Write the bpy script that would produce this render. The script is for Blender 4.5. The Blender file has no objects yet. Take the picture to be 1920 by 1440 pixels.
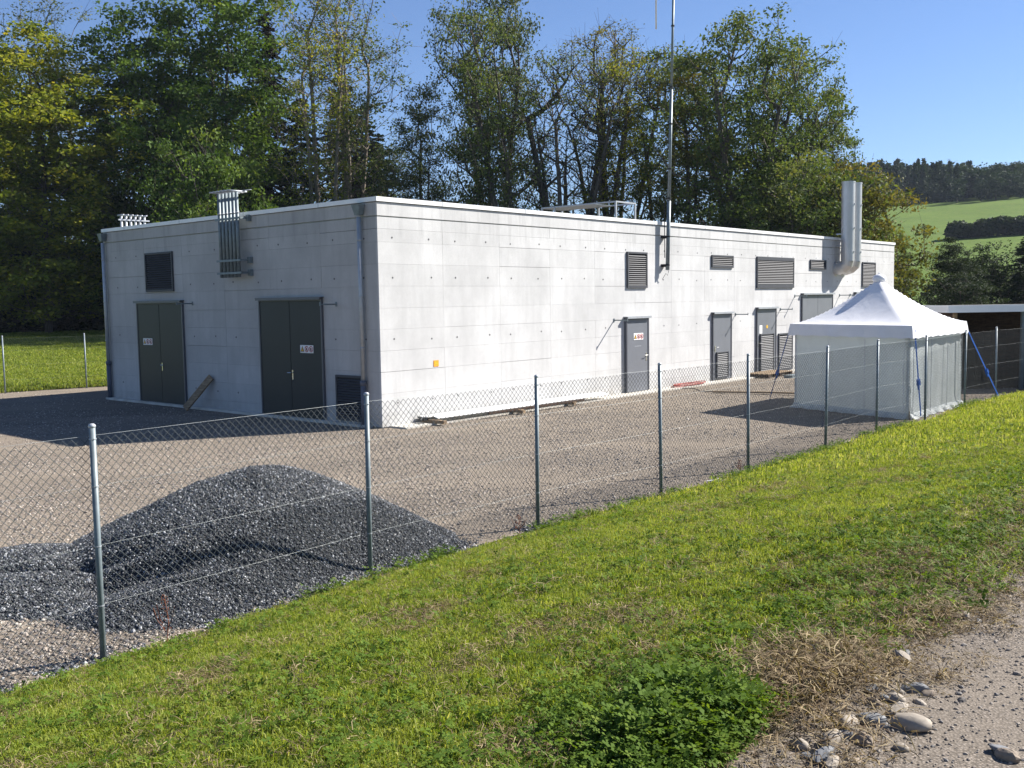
import bpy, math, numpy as np
from mathutils import Matrix, Vector
R = math.radians
sc = bpy.context.scene
rng = np.random.default_rng(7)

# ------------------------------------------------------------------ camera
EYE = 2.6957; PITCH = 0.084298; ROLL = -0.015432; FPX = 1866.13
cd = bpy.data.cameras.new('camera'); cam = bpy.data.objects.new('camera', cd)
sc.collection.objects.link(cam)
fw = Vector((0, math.cos(PITCH), -math.sin(PITCH))); up = Vector((0, math.sin(PITCH), math.cos(PITCH))); rt = Vector((1, 0, 0))
rr = math.cos(ROLL)*rt + math.sin(ROLL)*up; uu = -math.sin(ROLL)*rt + math.cos(ROLL)*up
cam.matrix_world = Matrix(((rr.x, uu.x, -fw.x, 0), (rr.y, uu.y, -fw.y, 0), (rr.z, uu.z, -fw.z, EYE), (0, 0, 0, 1)))
cd.sensor_width = 36; cd.lens = FPX/1920*36; cd.clip_start = .05; cd.clip_end = 8000
sc.camera = cam

# ------------------------------------------------------------------ light
SUN_AZ = 70.5; SUN_EL = 38.8
w = bpy.data.worlds.new('World'); sc.world = w; w.use_nodes = True
nt = w.node_tree; bg = nt.nodes['Background']
sky = nt.nodes.new('ShaderNodeTexSky'); sky.sky_type = 'NISHITA'; sky.sun_disc = False
sky.sun_elevation = R(SUN_EL); sky.sun_rotation = R(SUN_AZ)
sky.altitude = 450; sky.air_density = 1.0; sky.dust_density = 0.15; sky.ozone_density = 2.5
tint = nt.nodes.new('ShaderNodeMix'); tint.data_type = 'RGBA'; tint.blend_type = 'MULTIPLY'; tint.inputs[0].default_value = 1
tint.inputs[7].default_value = (.85, .95, 1.17, 1); nt.links.new(sky.outputs[0], tint.inputs[6]); nt.links.new(tint.outputs[2], bg.inputs[0]); bg.inputs[1].default_value = 0.05
sd = bpy.data.lights.new('sun', 'SUN'); sd.energy = 5.0; sd.angle = R(.5); sd.color = (1, .95, .885)
sun = bpy.data.objects.new('sun', sd); sc.collection.objects.link(sun)
sv = Vector((math.sin(R(SUN_AZ))*math.cos(R(SUN_EL)), math.cos(R(SUN_AZ))*math.cos(R(SUN_EL)), math.sin(R(SUN_EL))))
sun.rotation_euler = sv.to_track_quat('Z', 'Y').to_euler(); sun.location = (30, 10, 40)
sc.view_settings.view_transform = 'Standard'; sc.view_settings.look = 'None'
sc.view_settings.exposure = 1.3; sc.view_settings.gamma = 1
sc.cycles.max_bounces = 6; sc.cycles.diffuse_bounces = 3; sc.cycles.transmission_bounces = 4; sc.cycles.transparent_max_bounces = 8

# ------------------------------------------------------------------ helpers
def link(o, parent=None):
    sc.collection.objects.link(o)
    if parent is not None: o.parent = parent
    return o
def tag(o, label=None, cat=None, group=None, kind=None):
    if label: o['label'] = label
    if cat: o['category'] = cat
    if group: o['group'] = group
    if kind: o['kind'] = kind
    return o
def thing(name, label, cat, loc=(0, 0, 0), rz=0, group=None):
    o = link(bpy.data.objects.new(name, None)); o.location = loc; o.rotation_euler = (0, 0, rz)
    o.empty_display_size = .3
    return tag(o, label, cat, group)

class MB:
    def __init__(s): s.v = []; s.f = []; s.m = []; s.n = 0
    def add(s, v, f, mi=0):
        s.v.append(np.asarray(v, float)); s.f += [[i + s.n for i in q] for q in f]; s.m += [mi]*len(f); s.n += len(v)
    def box(s, x0, x1, y0, y1, z0, z1, mi=0):
        if x0 > x1: x0, x1 = x1, x0
        if y0 > y1: y0, y1 = y1, y0
        s.add([(x0,y0,z0),(x1,y0,z0),(x1,y1,z0),(x0,y1,z0),(x0,y0,z1),(x1,y0,z1),(x1,y1,z1),(x0,y1,z1)],
              [(3,2,1,0),(4,5,6,7),(0,1,5,4),(1,2,6,5),(2,3,7,6),(3,0,4,7)], mi)
    def obox(s, c, ax, ay, az, mi=0):
        c, ax, ay, az = map(lambda q: np.asarray(q, float), (c, ax, ay, az))
        P = [c+i*ax+j*ay+k*az for k in (-1, 1) for i, j in ((-1,-1),(1,-1),(1,1),(-1,1))]
        s.add(P, [(3,2,1,0),(4,5,6,7),(0,1,5,4),(1,2,6,5),(2,3,7,6),(3,0,4,7)], mi)
    def tube(s, pts, r, n=8, mi=0, cap=True):
        pts = np.asarray(pts, float); k = len(pts)
        r = np.broadcast_to(np.asarray(r, float), (k,))
        t = np.gradient(pts, axis=0); t /= np.linalg.norm(t, axis=1)[:, None] + 1e-9
        ref = np.array([0, 0, 1.]) if abs(t[0][2]) < .9 else np.array([1., 0, 0])
        a = np.cross(t, ref); a /= np.linalg.norm(a, axis=1)[:, None] + 1e-9
        b = np.cross(t, a)
        an = np.arange(n)*2*math.pi/n
        V = pts[:, None, :] + r[:, None, None]*(np.cos(an)[None, :, None]*a[:, None, :] + np.sin(an)[None, :, None]*b[:, None, :])
        F = [(i*n+j, (i+1)*n+j, (i+1)*n+(j+1) % n, i*n+(j+1) % n) for i in range(k-1) for j in range(n)]
        if cap: F += [tuple(range(n)), tuple((k-1)*n + n-1-j for j in range(n))]
        s.add(V.reshape(-1, 3), F, mi)
    def sphere(s, c, r, mi=0, n=8, m=5, sc3=(1, 1, 1)):
        V = []; F = []
        for i in range(m+1):
            p = math.pi*i/m
            for j in range(n):
                q = 2*math.pi*j/n
                V.append((c[0]+r*sc3[0]*math.sin(p)*math.cos(q), c[1]+r*sc3[1]*math.sin(p)*math.sin(q), c[2]+r*sc3[2]*math.cos(p)))
        for i in range(m):
            for j in range(n): F.append((i*n+j, (i+1)*n+j, (i+1)*n+(j+1) % n, i*n+(j+1) % n))
        s.add(V, F, mi)
    def mesh(s, name, mats, smooth=False):
        me = bpy.data.meshes.new(name)
        me.from_pydata(np.concatenate(s.v).tolist() if s.v else [], [], s.f)
        for m in (mats if isinstance(mats, (list, tuple)) else [mats]): me.materials.append(m)
        me.polygons.foreach_set('material_index', s.m)
        if smooth: me.polygons.foreach_set('use_smooth', [True]*len(s.f))
        me.update(); return me
    def build(s, name, mats, parent=None, smooth=False):
        return link(bpy.data.objects.new(name, s.mesh(name, mats, smooth)), parent)

def np_mesh(name, V, F, mats, tone=None, smooth=False):
    """fast mesh from numpy: V (n,3); F (m,k)"""
    me = bpy.data.meshes.new(name); V = np.asarray(V, np.float32); F = np.asarray(F, np.int32); k = F.shape[1]
    me.vertices.add(len(V)); me.vertices.foreach_set('co', V.ravel())
    me.loops.add(F.size); me.loops.foreach_set('vertex_index', F.ravel())
    me.polygons.add(len(F)); me.polygons.foreach_set('loop_start', np.arange(0, F.size, k, dtype=np.int32))
    me.polygons.foreach_set('loop_total', np.full(len(F), k, np.int32))
    if smooth: me.polygons.foreach_set('use_smooth', np.ones(len(F), bool))
    for m in (mats if isinstance(mats, (list, tuple)) else [mats]): me.materials.append(m)
    if tone is not None:
        at = me.attributes.new('tone', 'FLOAT', 'POINT'); at.data.foreach_set('value', np.asarray(tone, np.float32))
    me.update(calc_edges=True); me.validate(); return me

def smooth(t): t = np.clip(t, 0, 1); return t*t*(3-2*t)
# cheap value noise for shapes
_P = np.random.default_rng(3).random((256, 256))
def vnoise(x, y):
    x = np.asarray(x, float); y = np.asarray(y, float)
    xi = np.floor(x).astype(int); yi = np.floor(y).astype(int); fx = smooth(x-xi); fy = smooth(y-yi)
    g = lambda i, j: _P[i % 256, j % 256]
    return (g(xi, yi)*(1-fx)+g(xi+1, yi)*fx)*(1-fy)+(g(xi, yi+1)*(1-fx)+g(xi+1, yi+1)*fx)*fy
def fbm(x, y, o=3): return sum(vnoise(x*2**i+17*i, y*2**i+5*i)/2**i for i in range(o))/(2-2.**(1-o))

# ------------------------------------------------------------------ materials
class NM:
    def __init__(s, name, rough=.8, spec=.3, metal=0):
        s.m = bpy.data.materials.new(name); s.m.use_nodes = True; s.t = s.m.node_tree
        s.b = s.t.nodes['Principled BSDF']; s.out = s.t.nodes['Material Output']
        s.b.inputs['Roughness'].default_value = rough; s.b.inputs['Specular IOR Level'].default_value = spec; s.b.inputs['Metallic'].default_value = metal
        g = s.t.nodes.new('ShaderNodeNewGeometry'); s.pos = g.outputs['Position']; s.geo = g
    def N(s, t, **kw):
        n = s.t.nodes.new(t)
        for k, v in kw.items(): setattr(n, k, v)
        return n
    def L(s, a, b): s.t.links.new(a, b)
    def scale(s, v3, src=None):
        n = s.N('ShaderNodeMapping'); n.inputs['Scale'].default_value = v3; s.L(src or s.pos, n.inputs[0]); return n.outputs[0]
    def noise(s, sc_, det=3, vec=None, rough=.55, dist=0):
        n = s.N('ShaderNodeTexNoise'); n.inputs['Scale'].default_value = sc_; n.inputs['Detail'].default_value = det
        n.inputs['Roughness'].default_value = rough; n.inputs['Distortion'].default_value = dist; s.L(vec or s.pos, n.inputs['Vector']); return n.outputs['Fac']
    def voro(s, sc_, vec=None, out='Distance', feat='F1'):
        n = s.N('ShaderNodeTexVoronoi', feature=feat); n.inputs['Scale'].default_value = sc_; s.L(vec or s.pos, n.inputs['Vector']); return n.outputs[out]
    def ramp(s, fac, stops, interp='LINEAR'):
        n = s.N('ShaderNodeValToRGB'); e = n.color_ramp.elements; n.color_ramp.interpolation = interp
        while len(e) < len(stops): e.new(.5)
        for i, (p, c) in enumerate(stops):
            e[i].position = p; e[i].color = (*c, 1) if len(c) == 3 else c
        s.L(fac, n.inputs[0]); return n.outputs[0]
    def g(s, fac, a, b, lo=0, hi=1):     # grey ramp
        return s.ramp(fac, [(a, (lo,)*3), (b, (hi,)*3)])
    def mix(s, fac, a, b, mode='MIX'):
        n = s.N('ShaderNodeMix', data_type='RGBA', blend_type=mode)
        for i, v in ((0, fac), (6, a), (7, b)):
            if isinstance(v, (int, float)): n.inputs[i].default_value = v
            elif isinstance(v, tuple): n.inputs[i].default_value = (*v, 1)
            else: s.L(v, n.inputs[i])
        return n.outputs[2]
    def math(s, op, a, b=0):
        n = s.N('ShaderNodeMath', operation=op)
        for i, v in ((0, a), (1, b)):
            if isinstance(v, (int, float)): n.inputs[i].default_value = v
            else: s.L(v, n.inputs[i])
        return n.outputs[0]
    def rnd(s): return s.N('ShaderNodeObjectInfo').outputs['Random']
    def col(s, c):
        if isinstance(c, tuple): s.b.inputs['Base Color'].default_value = (*c, 1)
        else: s.L(c, s.b.inputs['Base Color'])
        return s
    def bump(s, h, strength=.3, dist=.01):
        n = s.N('ShaderNodeBump'); n.inputs['Strength'].default_value = strength; n.inputs['Distance'].default_value = dist
        s.L(h, n.inputs['Height']); s.L(n.outputs[0], s.b.inputs['Normal']); return s
def plain(name, c, rough=.6, spec=.3, metal=0, var=.15, sc_=6):
    m = NM(name, rough, spec, metal)
    f = m.noise(sc_, 4)
    m.col(m.mix(m.g(f, .3, .7), tuple(x*(1-var) for x in c), tuple(min(1, x*(1+var)) for x in c))); return m.m

def concrete(name, base, tint=1.0):
    m = NM(name, .85, .25)
    a = m.noise(.8, 6, m.scale((1, 1, .8)), rough=.66)                       # big mottling
    vs = m.noise(1.0, 6, m.scale((4.5, 4.5, .45)), rough=.7)      # vertical streaks
    fine = m.noise(28, 4, rough=.7)
    c0 = tuple(x*.82 for x in base); c1 = tuple(min(1, x*1.08) for x in base)
    c = m.mix(m.g(a, .32, .68), c0, c1)
    c = m.mix(m.g(vs, .46, .68, 0, .55), c, tuple(x*.80 for x in base))
    c = m.mix(m.g(fine, .45, .72, 0, .22), c, tuple(x*.7 for x in base))
    r = m.math('MULTIPLY_ADD', m.rnd(), .07); m.t.nodes[-1]
    nd = r.node; nd.inputs[2].default_value = .93
    c = m.mix(1.0, c, r, 'MULTIPLY')
    # runs of dirt below the parapet groove
    z = m.N('ShaderNodeSeparateXYZ'); m.L(m.pos, z.inputs[0])
    band = m.ramp(z.outputs[2], [(0, (0,)*3), (1, (1,)*3)])
    zz = m.math('MULTIPLY', m.math('SUBTRACT', z.outputs[2], 4.02), 2.2)
    drip = m.noise(1.0, 5, m.scale((5, 5, .5)), rough=.7)
    dm = m.math('MULTIPLY', m.g(drip, .52, .68), m.math('MINIMUM', m.math('MAXIMUM', zz, 0), .32))
    c = m.mix(dm, c, tuple(x*.45 for x in base))
    # damp dirt along the ground
    gz = m.math('MAXIMUM', m.math('MULTIPLY', m.math('SUBTRACT', .35, z.outputs[2]), 1.6), 0)
    c = m.mix(m.math('MULTIPLY', gz, m.g(m.noise(3, 4), .35, .65)), c, tuple(x*.55*k for x, k in zip(base, (1, .93, .8))))
    m.col(c); m.bump(m.noise(60, 3), .25, .004); return m.m
M = {}
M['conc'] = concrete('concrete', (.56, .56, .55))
M['conc_shade'] = concrete('concrete_shade_tone', (.455, .45, .44))  # same concrete, base colour darkened to deepen the shade on the left wall
M['conc_trim'] = concrete('concrete_trim', (.58, .56, .51))
M['hole'] = plain('tie_hole_shade', (.10, .10, .10), .9)  # dark disc colour stands in for the shade inside the holes
M['coping'] = plain('coping_metal', (.80, .80, .79), .4, .4, .0, .05, 2)
M['galv'] = plain('galvanised_steel', (.155, .19, .205), .5, .5, .2, .2, 9)
M['galv_light'] = plain('galvanised_light', (.38, .40, .42), .45, .5, .3, .12, 9)
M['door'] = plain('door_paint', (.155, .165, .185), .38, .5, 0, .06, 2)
M['door_shade'] = plain('door_paint_shade_tone', (.019, .023, .024), .45, .35, 0, .08, 2)  # door paint darkened to carry the shade of the left wall
M['door_dark'] = plain('door_frame_paint', (.085, .09, .105), .4, .5, 0, .08, 3)
M['louver'] = plain('louver_metal', (.055, .058, .066), .55, .3, .0, .08, 3)
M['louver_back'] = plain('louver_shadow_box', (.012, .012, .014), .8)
M['steel'] = plain('stainless_steel', (.52, .515, .51), .40, .5, .5, .08, 2)
M['black'] = plain('black_rubber', (.02, .02, .02), .6)
M['sign_white'] = plain('sign_white', (.78, .78, .76), .5, .3, 0, .04)
M['sign_yellow'] = plain('sign_yellow', (.72, .42, .03), .5, .3, 0, .05)
M['sign_red'] = plain('sign_red', (.40, .05, .05), .5, .3, 0, .05)
M['sign_black'] = plain('sign_black', (.02, .02, .02), .5)
M['handle'] = plain('handle_steel', (.7, .68, .62), .25, .5, .9, .05)
M['roofing'] = plain('roof_gravel', (.22, .20, .18), .95)
M['pvc'] = plain('white_profile', (.82, .82, .80), .35, .5, 0, .04, 2)
M['red'] = plain('red_hose', (.33, .06, .045), .6)
M['blue'] = plain('blue_strap', (.01, .09, .38), .5, .3, 0, .2, 30)
M['dead_red'] = plain('dock_stalk', (.16, .06, .035), .9)
M['soil'] = plain('soil', (.07, .05, .035), .95, .1, 0, .4, 12)
M['paper'] = plain('paper', (.8, .8, .8), .7)

def wood(name, c, dark):
    m = NM(name, .8, .2)
    f = m.noise(4, 5, m.scale((1, 1, 9))); f2 = m.noise(14, 4)
    m.col(m.mix(m.g(f, .3, .7), dark, m.mix(m.g(f2, .4, .7, 0, .6), c, dark))); m.bump(f, .3, .004); return m.m
M['timber'] = wood('timber', (.36, .27, .17), (.16, .11, .07))
M['timber_dark'] = wood('timber_dark', (.085, .05, .032), (.03, .018, .012))

def tentfabric(name, c, tr):
    m = NM(name, .5, .35)
    f = m.noise(2.0, 4, dist=.5); cc = m.mix(m.g(f, .3, .7), tuple(x*.90 for x in c), c)
    m.col(cc); m.bump(m.noise(1.6, 3, dist=.8), .2, .08)
    t = m.N('ShaderNodeBsdfTranslucent'); m.L(cc, t.inputs[0]); x = m.N('ShaderNodeMixShader'); x.inputs[0].default_value = tr
    m.L(m.b.outputs[0], x.inputs[1]); m.L(t.outputs[0], x.inputs[2]); m.L(x.outputs[0], m.out.inputs[0]); return m.m
M['canvas'] = tentfabric('tent_canvas', (.78, .78, .80), .12)
M['canvas_wall'] = tentfabric('tent_wall_canvas', (.72, .77, .77), .5)

def gravel_mat(name, cols, dust, sc_=42, dustamt=.6, bump=.6, dirt=None):
    m = NM(name, .92, .15)
    v = m.N('ShaderNodeTexVoronoi'); v.inputs['Scale'].default_value = sc_; m.L(m.pos, v.inputs['Vector'])
    sx = m.N('ShaderNodeSeparateColor'); m.L(v.outputs['Color'], sx.inputs[0])
    c = m.ramp(sx.outputs[0], [(i/(len(cols)-1), q) for i, q in enumerate(cols)])
    c = m.mix(m.g(v.outputs['Distance'], .28, .62), c, tuple(x*.45 for x in dust))
    mp = m.N('ShaderNodeMapping'); mp.inputs['Rotation'].default_value = (0, 0, -.87); mp.inputs['Scale'].default_value = (.5, 1.9, 1); m.L(m.pos, mp.inputs[0])
    big = m.noise(.35, 6, mp.outputs[0], rough=.7, dist=.5)
    mid = m.noise(2.2, 4)
    c = m.mix(m.math('MULTIPLY', m.g(big, .38, .62), dustamt), c, dust)
    c = m.mix(m.g(mid, .5, .75, 0, .35), c, tuple(x*.75 for x in dust))
    if dirt: c = m.mix(m.g(m.noise(.8, 5, rough=.65), .56, .68, 0, .7), c, dirt)
    m.col(c); m.bump(v.outputs['Distance'], bump, -.012); return m.m
YC = [(.13, .11, .092), (.20, .17, .14), (.28, .235, .19), (.16, .145, .13), (.36, .31, .26), (.23, .195, .16)]
M['yard'] = gravel_mat('yard_gravel', YC, (.26, .216, .165), 34, .6, .7, (.18, .15, .118))
M['road'] = gravel_mat('road_gravel', YC, (.185, .157, .125), 95, .75, .25, (.13, .11, .088))
def instance_stone(name, cols, rough=.75):
    m = NM(name, rough, .3)
    c = m.ramp(m.rnd(), [(i/(len(cols)-1), q) for i, q in enumerate(cols)], 'CONSTANT')
    tc = m.N('ShaderNodeTexCoord').outputs['Object']
    m.col(m.mix(m.g(m.noise(1.5, 4, tc), .35, .65, 0, .5), c, (.16, .14, .12))); return m.m
M['peb'] = instance_stone('pebble_stone', [(.22, .19, .155), (.32, .27, .215), (.42, .36, .30), (.20, .18, .17), (.50, .45, .38), (.30, .26, .22), (.16, .14, .12), (.36, .33, .30)])
DK = [(.018, .020, .025), (.045, .05, .06), (.03, .033, .04), (.085, .09, .10), (.05, .055, .062), (.15, .155, .16), (.035, .04, .05), (.06, .06, .06), (.32, .33, .34), (.03, .034, .04), (.09, .085, .075), (.06, .068, .08)]
m = NM('chippings_stone', .5, .45)
m.col(m.ramp(m.rnd(), [(i/(len(DK)-1), q) for i, q in enumerate(DK)], 'CONSTANT')); M['chip'] = m.m
M['pile_base'] = gravel_mat('dark_chippings', DK[:8], (.05, .053, .06), 45, .3, .8)

def ground_grass(name, c0, c1, c2, sc_=1.0, fine=14, dist_fine=.35):
    m = NM(name, .9, .1)
    a = m.noise(.12*sc_, 5, rough=.6); b = m.noise(1.3*sc_, 4); f = m.noise(fine, 5, rough=.7)
    c = m.mix(m.g(a, .35, .65), c0, c1); c = m.mix(m.g(b, .42, .7, 0, .6), c, c2)
    c = m.mix(m.g(f, .4, .7, 0, .55), c, tuple(x*.45 for x in c0))
    m.col(c); m.bump(f, .8, dist_fine*.1); return m.m
M['lawn'] = ground_grass('meadow', (.07, .125, .016), (.10, .165, .022), (.15, .175, .04), 1, 9, .8)
M['bank'] = NM('bank_soil', .95, .1)
_m = M['bank']; _m.col(_m.mix(_m.g(_m.noise(9, 5), .35, .65), (.035, .045, .012), (.10, .085, .04))); _m.bump(_m.noise(30, 3), .8, .02); M['bank'] = _m.m

def leafy(name, cols, trans=.35, rough=.65, objvar=.0, usernd=False, posvar=0):
    """cols: ramp over per-leaf tone (random, in trees lighter towards the top)"""
    m = NM(name, rough, .12)
    if usernd: f = m.rnd()
    else:
        a = m.N('ShaderNodeAttribute'); a.attribute_name = 'tone'; f = a.outputs['Fac']
        if objvar: f = m.math('ADD', f, m.math('MULTIPLY', m.math('SUBTRACT', m.rnd(), .5), objvar))
    if posvar: f = m.math('ADD', f, m.math('MULTIPLY', m.math('SUBTRACT', m.noise(1.1, 5, rough=.65), .5), posvar))
    c = m.ramp(f, [(i/(len(cols)-1), q) for i, q in enumerate(cols)])
    m.col(c)
    t = m.N('ShaderNodeBsdfTranslucent')
    hs = m.mix(1.0, c, (1.25, 1.2, .55), 'MULTIPLY'); m.L(hs, t.inputs[0])
    x = m.N('ShaderNodeMixShader'); x.inputs[0].default_value = trans
    m.L(m.b.outputs[0], x.inputs[1]); m.L(t.outputs[0], x.inputs[2]); m.L(x.outputs[0], m.out.inputs[0]); return m.m
M['leaf_yellow'] = leafy('leaf_yellow_green', [(.06, .09, .014), (.13, .17, .018), (.24, .255, .026), (.36, .31, .045)], .4)
M['leaf_green'] = leafy('leaf_dark_green', [(.026, .052, .013), (.052, .098, .018), (.092, .15, .026), (.15, .195, .036)], .35)
M['leaf_olive'] = leafy('leaf_olive', [(.034, .056, .018), (.066, .10, .027), (.11, .15, .038), (.18, .19, .055)], .32)
M['leaf_grey'] = leafy('leaf_grey_green', [(.026, .044, .02), (.05, .075, .032), (.085, .112, .045), (.14, .15, .06)], .28)
M['leaf_ochre'] = leafy('leaf_ochre', [(.04, .05, .014), (.085, .095, .02), (.14, .135, .028), (.19, .15, .035)], .35)
M['needle'] = leafy('spruce_needles', [(.010, .020, .010), (.018, .032, .014), (.028, .045, .018)], .08)
M['needle_brown'] = leafy('spruce_needles_brownish', [(.016, .018, .012), (.03, .028, .018), (.045, .038, .024)], .08)
M['far_leaf'] = leafy('distant_leaves', [(.012, .026, .014), (.022, .042, .020), (.035, .056, .024)], .2, .7)
M['hedge_leaf'] = leafy('hedge_leaves', [(.012, .024, .010), (.022, .038, .014), (.035, .052, .02)], .2, .7)
def barkmat(name, a, b):
    m = NM(name, .9, .15); f = m.noise(5, 5, m.scale((3, 3, .6))); m.col(m.mix(m.g(f, .35, .65), a, b)); m.bump(f, .6, .03); return m.m
M['bark'] = barkmat('bark', (.05, .043, .036), (.12, .105, .09))
M['bark_light'] = barkmat('bark_light', (.12, .10, .08), (.26, .22, .18))
M['grass'] = leafy('grass_blades', [(.09, .14, .018), (.175, .235, .030), (.265, .315, .05), (.42, .41, .15)], .45, .6, .3, False, .8)
M['straw'] = leafy('straw', [(.09, .06, .035), (.19, .14, .08), (.36, .29, .17)], .2, .7)
M['clover'] = leafy('clover_leaves', [(.05, .095, .014), (.095, .16, .02), (.17, .23, .03)], .4, .7, .4, False, .8)

# ------------------------------------------------------------------ terrain
FP = np.array([(-3.16, 7.42), (-1.43, 9.66), (.28, 11.6), (2.01, 13.4), (3.63, 15.22), (5.48, 17.3), (7.15, 19.42), (8.80, 21.1), (10.85, 23.75), (12.45, 25.5), (14.35, 27.3), (16.2, 29.0)])
FP = np.vstack([FP[0]-2*np.array([1.72, 2.26]), FP[0]-np.array([1.72, 2.26]), FP])
EXT = np.vstack([FP[0]-60*np.array([.605, .796]), FP, FP[-1]+200*np.array([.73, .68])])
def fence_d(x, y):
    """signed distance outside the near fence (towards the road) and position along it"""
    x = np.asarray(x, float); y = np.asarray(y, float)
    best = np.full(x.shape, 1e9); sd_ = np.zeros(x.shape)
    for a, b in zip(EXT[:-1], EXT[1:]):
        e = b-a; l = np.hypot(*e); e = e/l
        t = np.clip((x-a[0])*e[0]+(y-a[1])*e[1], 0, l)
        dx = x-(a[0]+e[0]*t); dy = y-(a[1]+e[1]*t); d = np.hypot(dx, dy)
        s = np.sign((x-a[0])*e[1]-(y-a[1])*e[0])
        sd_ = np.where(d < best, s*d, sd_); best = np.minimum(best, d)
    return sd_
FF = np.array([-14.06, 32.8]); FE = np.array([.79, .613]); FNv = np.array([-.613, .79])
def gz(x, y):
    x = np.asarray(x, float); y = np.asarray(y, float)
    d = fence_d(x, y)
    t = np.clip((d-.12)/5.6, 0, 1); bank = 1.06*(1-(1-t)**1.35) + .05*(fbm(x*.9, y*.9)-.5)*np.clip(d, 0, 1)*np.clip((6.5-d), 0, 1)
    q = (x-FF[0])*FNv[0]+(y-FF[1])*FNv[1]
    lw = smooth((8-x)/14)*(d < 0)
    lawn = (.14*smooth((q-.25)/.8)+1.0*np.clip((q-.3)/30, 0, 1))*lw
    r = np.hypot(x, y); tt = np.clip((r-85)/320, 0, 1); prof = 22*smooth(tt)+18*tt
    az = x/np.maximum(y, 1); hf = np.where(y > 0, .10+.90*smooth((az+.02)/.34), .1)
    hill = prof*hf + (r > 85)*1.2*(fbm(x/55, y/55)-.5)*smooth((r-85)/60)
    return np.where(d > 0, bank, 0)+lawn+hill
def G(x, y): return float(gz(np.array([x]), np.array([y]))[0])

def grid_mesh(name, X, Y, Z, mat, kind='structure'):
    n, k = X.shape
    V = np.stack([X, Y, Z], -1).reshape(-1, 3); i = np.arange(n*k).reshape(n, k)
    F = np.stack([i[:-1, :-1], i[1:, :-1], i[1:, 1:], i[:-1, 1:]], -1).reshape(-1, 4)
    a = V[F[0]]; nrm = np.cross(a[1]-a[0], a[2]-a[0])
    if nrm[2] < 0: F = F[:, ::-1]
    o = link(bpy.data.objects.new(name, np_mesh(name, V, F, mat, smooth=True))); return tag(o, kind=kind)
u = np.sinh(np.linspace(-5.2, 5.2, 340))/np.sinh(5.2)*3500
X, Y = np.meshgrid(u, u+10, indexing='ij'); D = fence_d(X, Y)
Z = gz(X, Y) - .08*smooth((60-np.hypot(X, Y-15))/15)*smooth((3-((X-FF[0])*FNv[0]+(Y-FF[1])*FNv[1]))/3)
grid_mesh('ground', X, Y, Z, M['lawn'])

# strips that follow the fence: bank and road
def strip(name, dd, mat, lift, uvals, edge=None):
    seg = np.hypot(*np.diff(EXT, axis=0).T); cu = np.r_[0, np.cumsum(seg)]
    px = np.interp(uvals, cu, EXT[:, 0]); py = np.interp(uvals, cu, EXT[:, 1])
    k = 9; ker = np.ones(k)/k
    tx = np.gradient(px); ty = np.gradient(py)
    tx = np.convolve(np.pad(tx, k//2, 'edge'), ker, 'valid'); ty = np.convolve(np.pad(ty, k//2, 'edge'), ker, 'valid')
    l = np.hypot(tx, ty); nx, ny = ty/l, -tx/l
    DD = np.tile(dd[None, :], (len(uvals), 1)).astype(float)
    if edge is not None: DD = np.where(DD < 0, 0, DD) + edge(uvals)[:, None]
    X = px[:, None]+nx[:, None]*DD; Y = py[:, None]+ny[:, None]*DD
    return grid_mesh(name, X, Y, gz(X, Y)+lift, mat)
UL = 60+np.arange(0, 46, .15)
strip('grass_bank', np.r_[np.arange(.02, 7.2, .15)], M['bank'], 0.0, 60+np.arange(-12, 46, .15))
strip('gravel_road', np.r_[0, .15, .3, .5, .8, 1.2, 2, 3, 5, 8, 14], M['road'], .012, 60+np.arange(-12, 46, .15),
      edge=lambda q: 5.55+.4*(fbm(q*1.1, q*0+3)-.5)+.3*(fbm(q*3.1, q*0+9)-.5))
yard = MB(); off = []
for i, pnt in enumerate(EXT):
    e = EXT[min(i+1, len(EXT)-1)]-EXT[max(i-1, 0)]; e = e/np.hypot(*e)
    if i in (0, len(EXT)-1): continue
    off.append(pnt+.22*np.array([e[1], -e[0]]))
off = [off[0]-4*np.array([.6, .8])]+off
far = [np.array([34., 48.]), np.array([30., 62.]), FF+FE*38+FNv*.42, FF+FNv*.42-FE*0, FF-FE*16+FNv*.42, np.array([-27., 18.]), np.array([-22., 0.])]
V = [(*q, .0) for q in off+far]
yard.add(V, [tuple(range(len(V)))])
tag(yard.build('gravel_yard', M['yard']), kind='structure')

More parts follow.
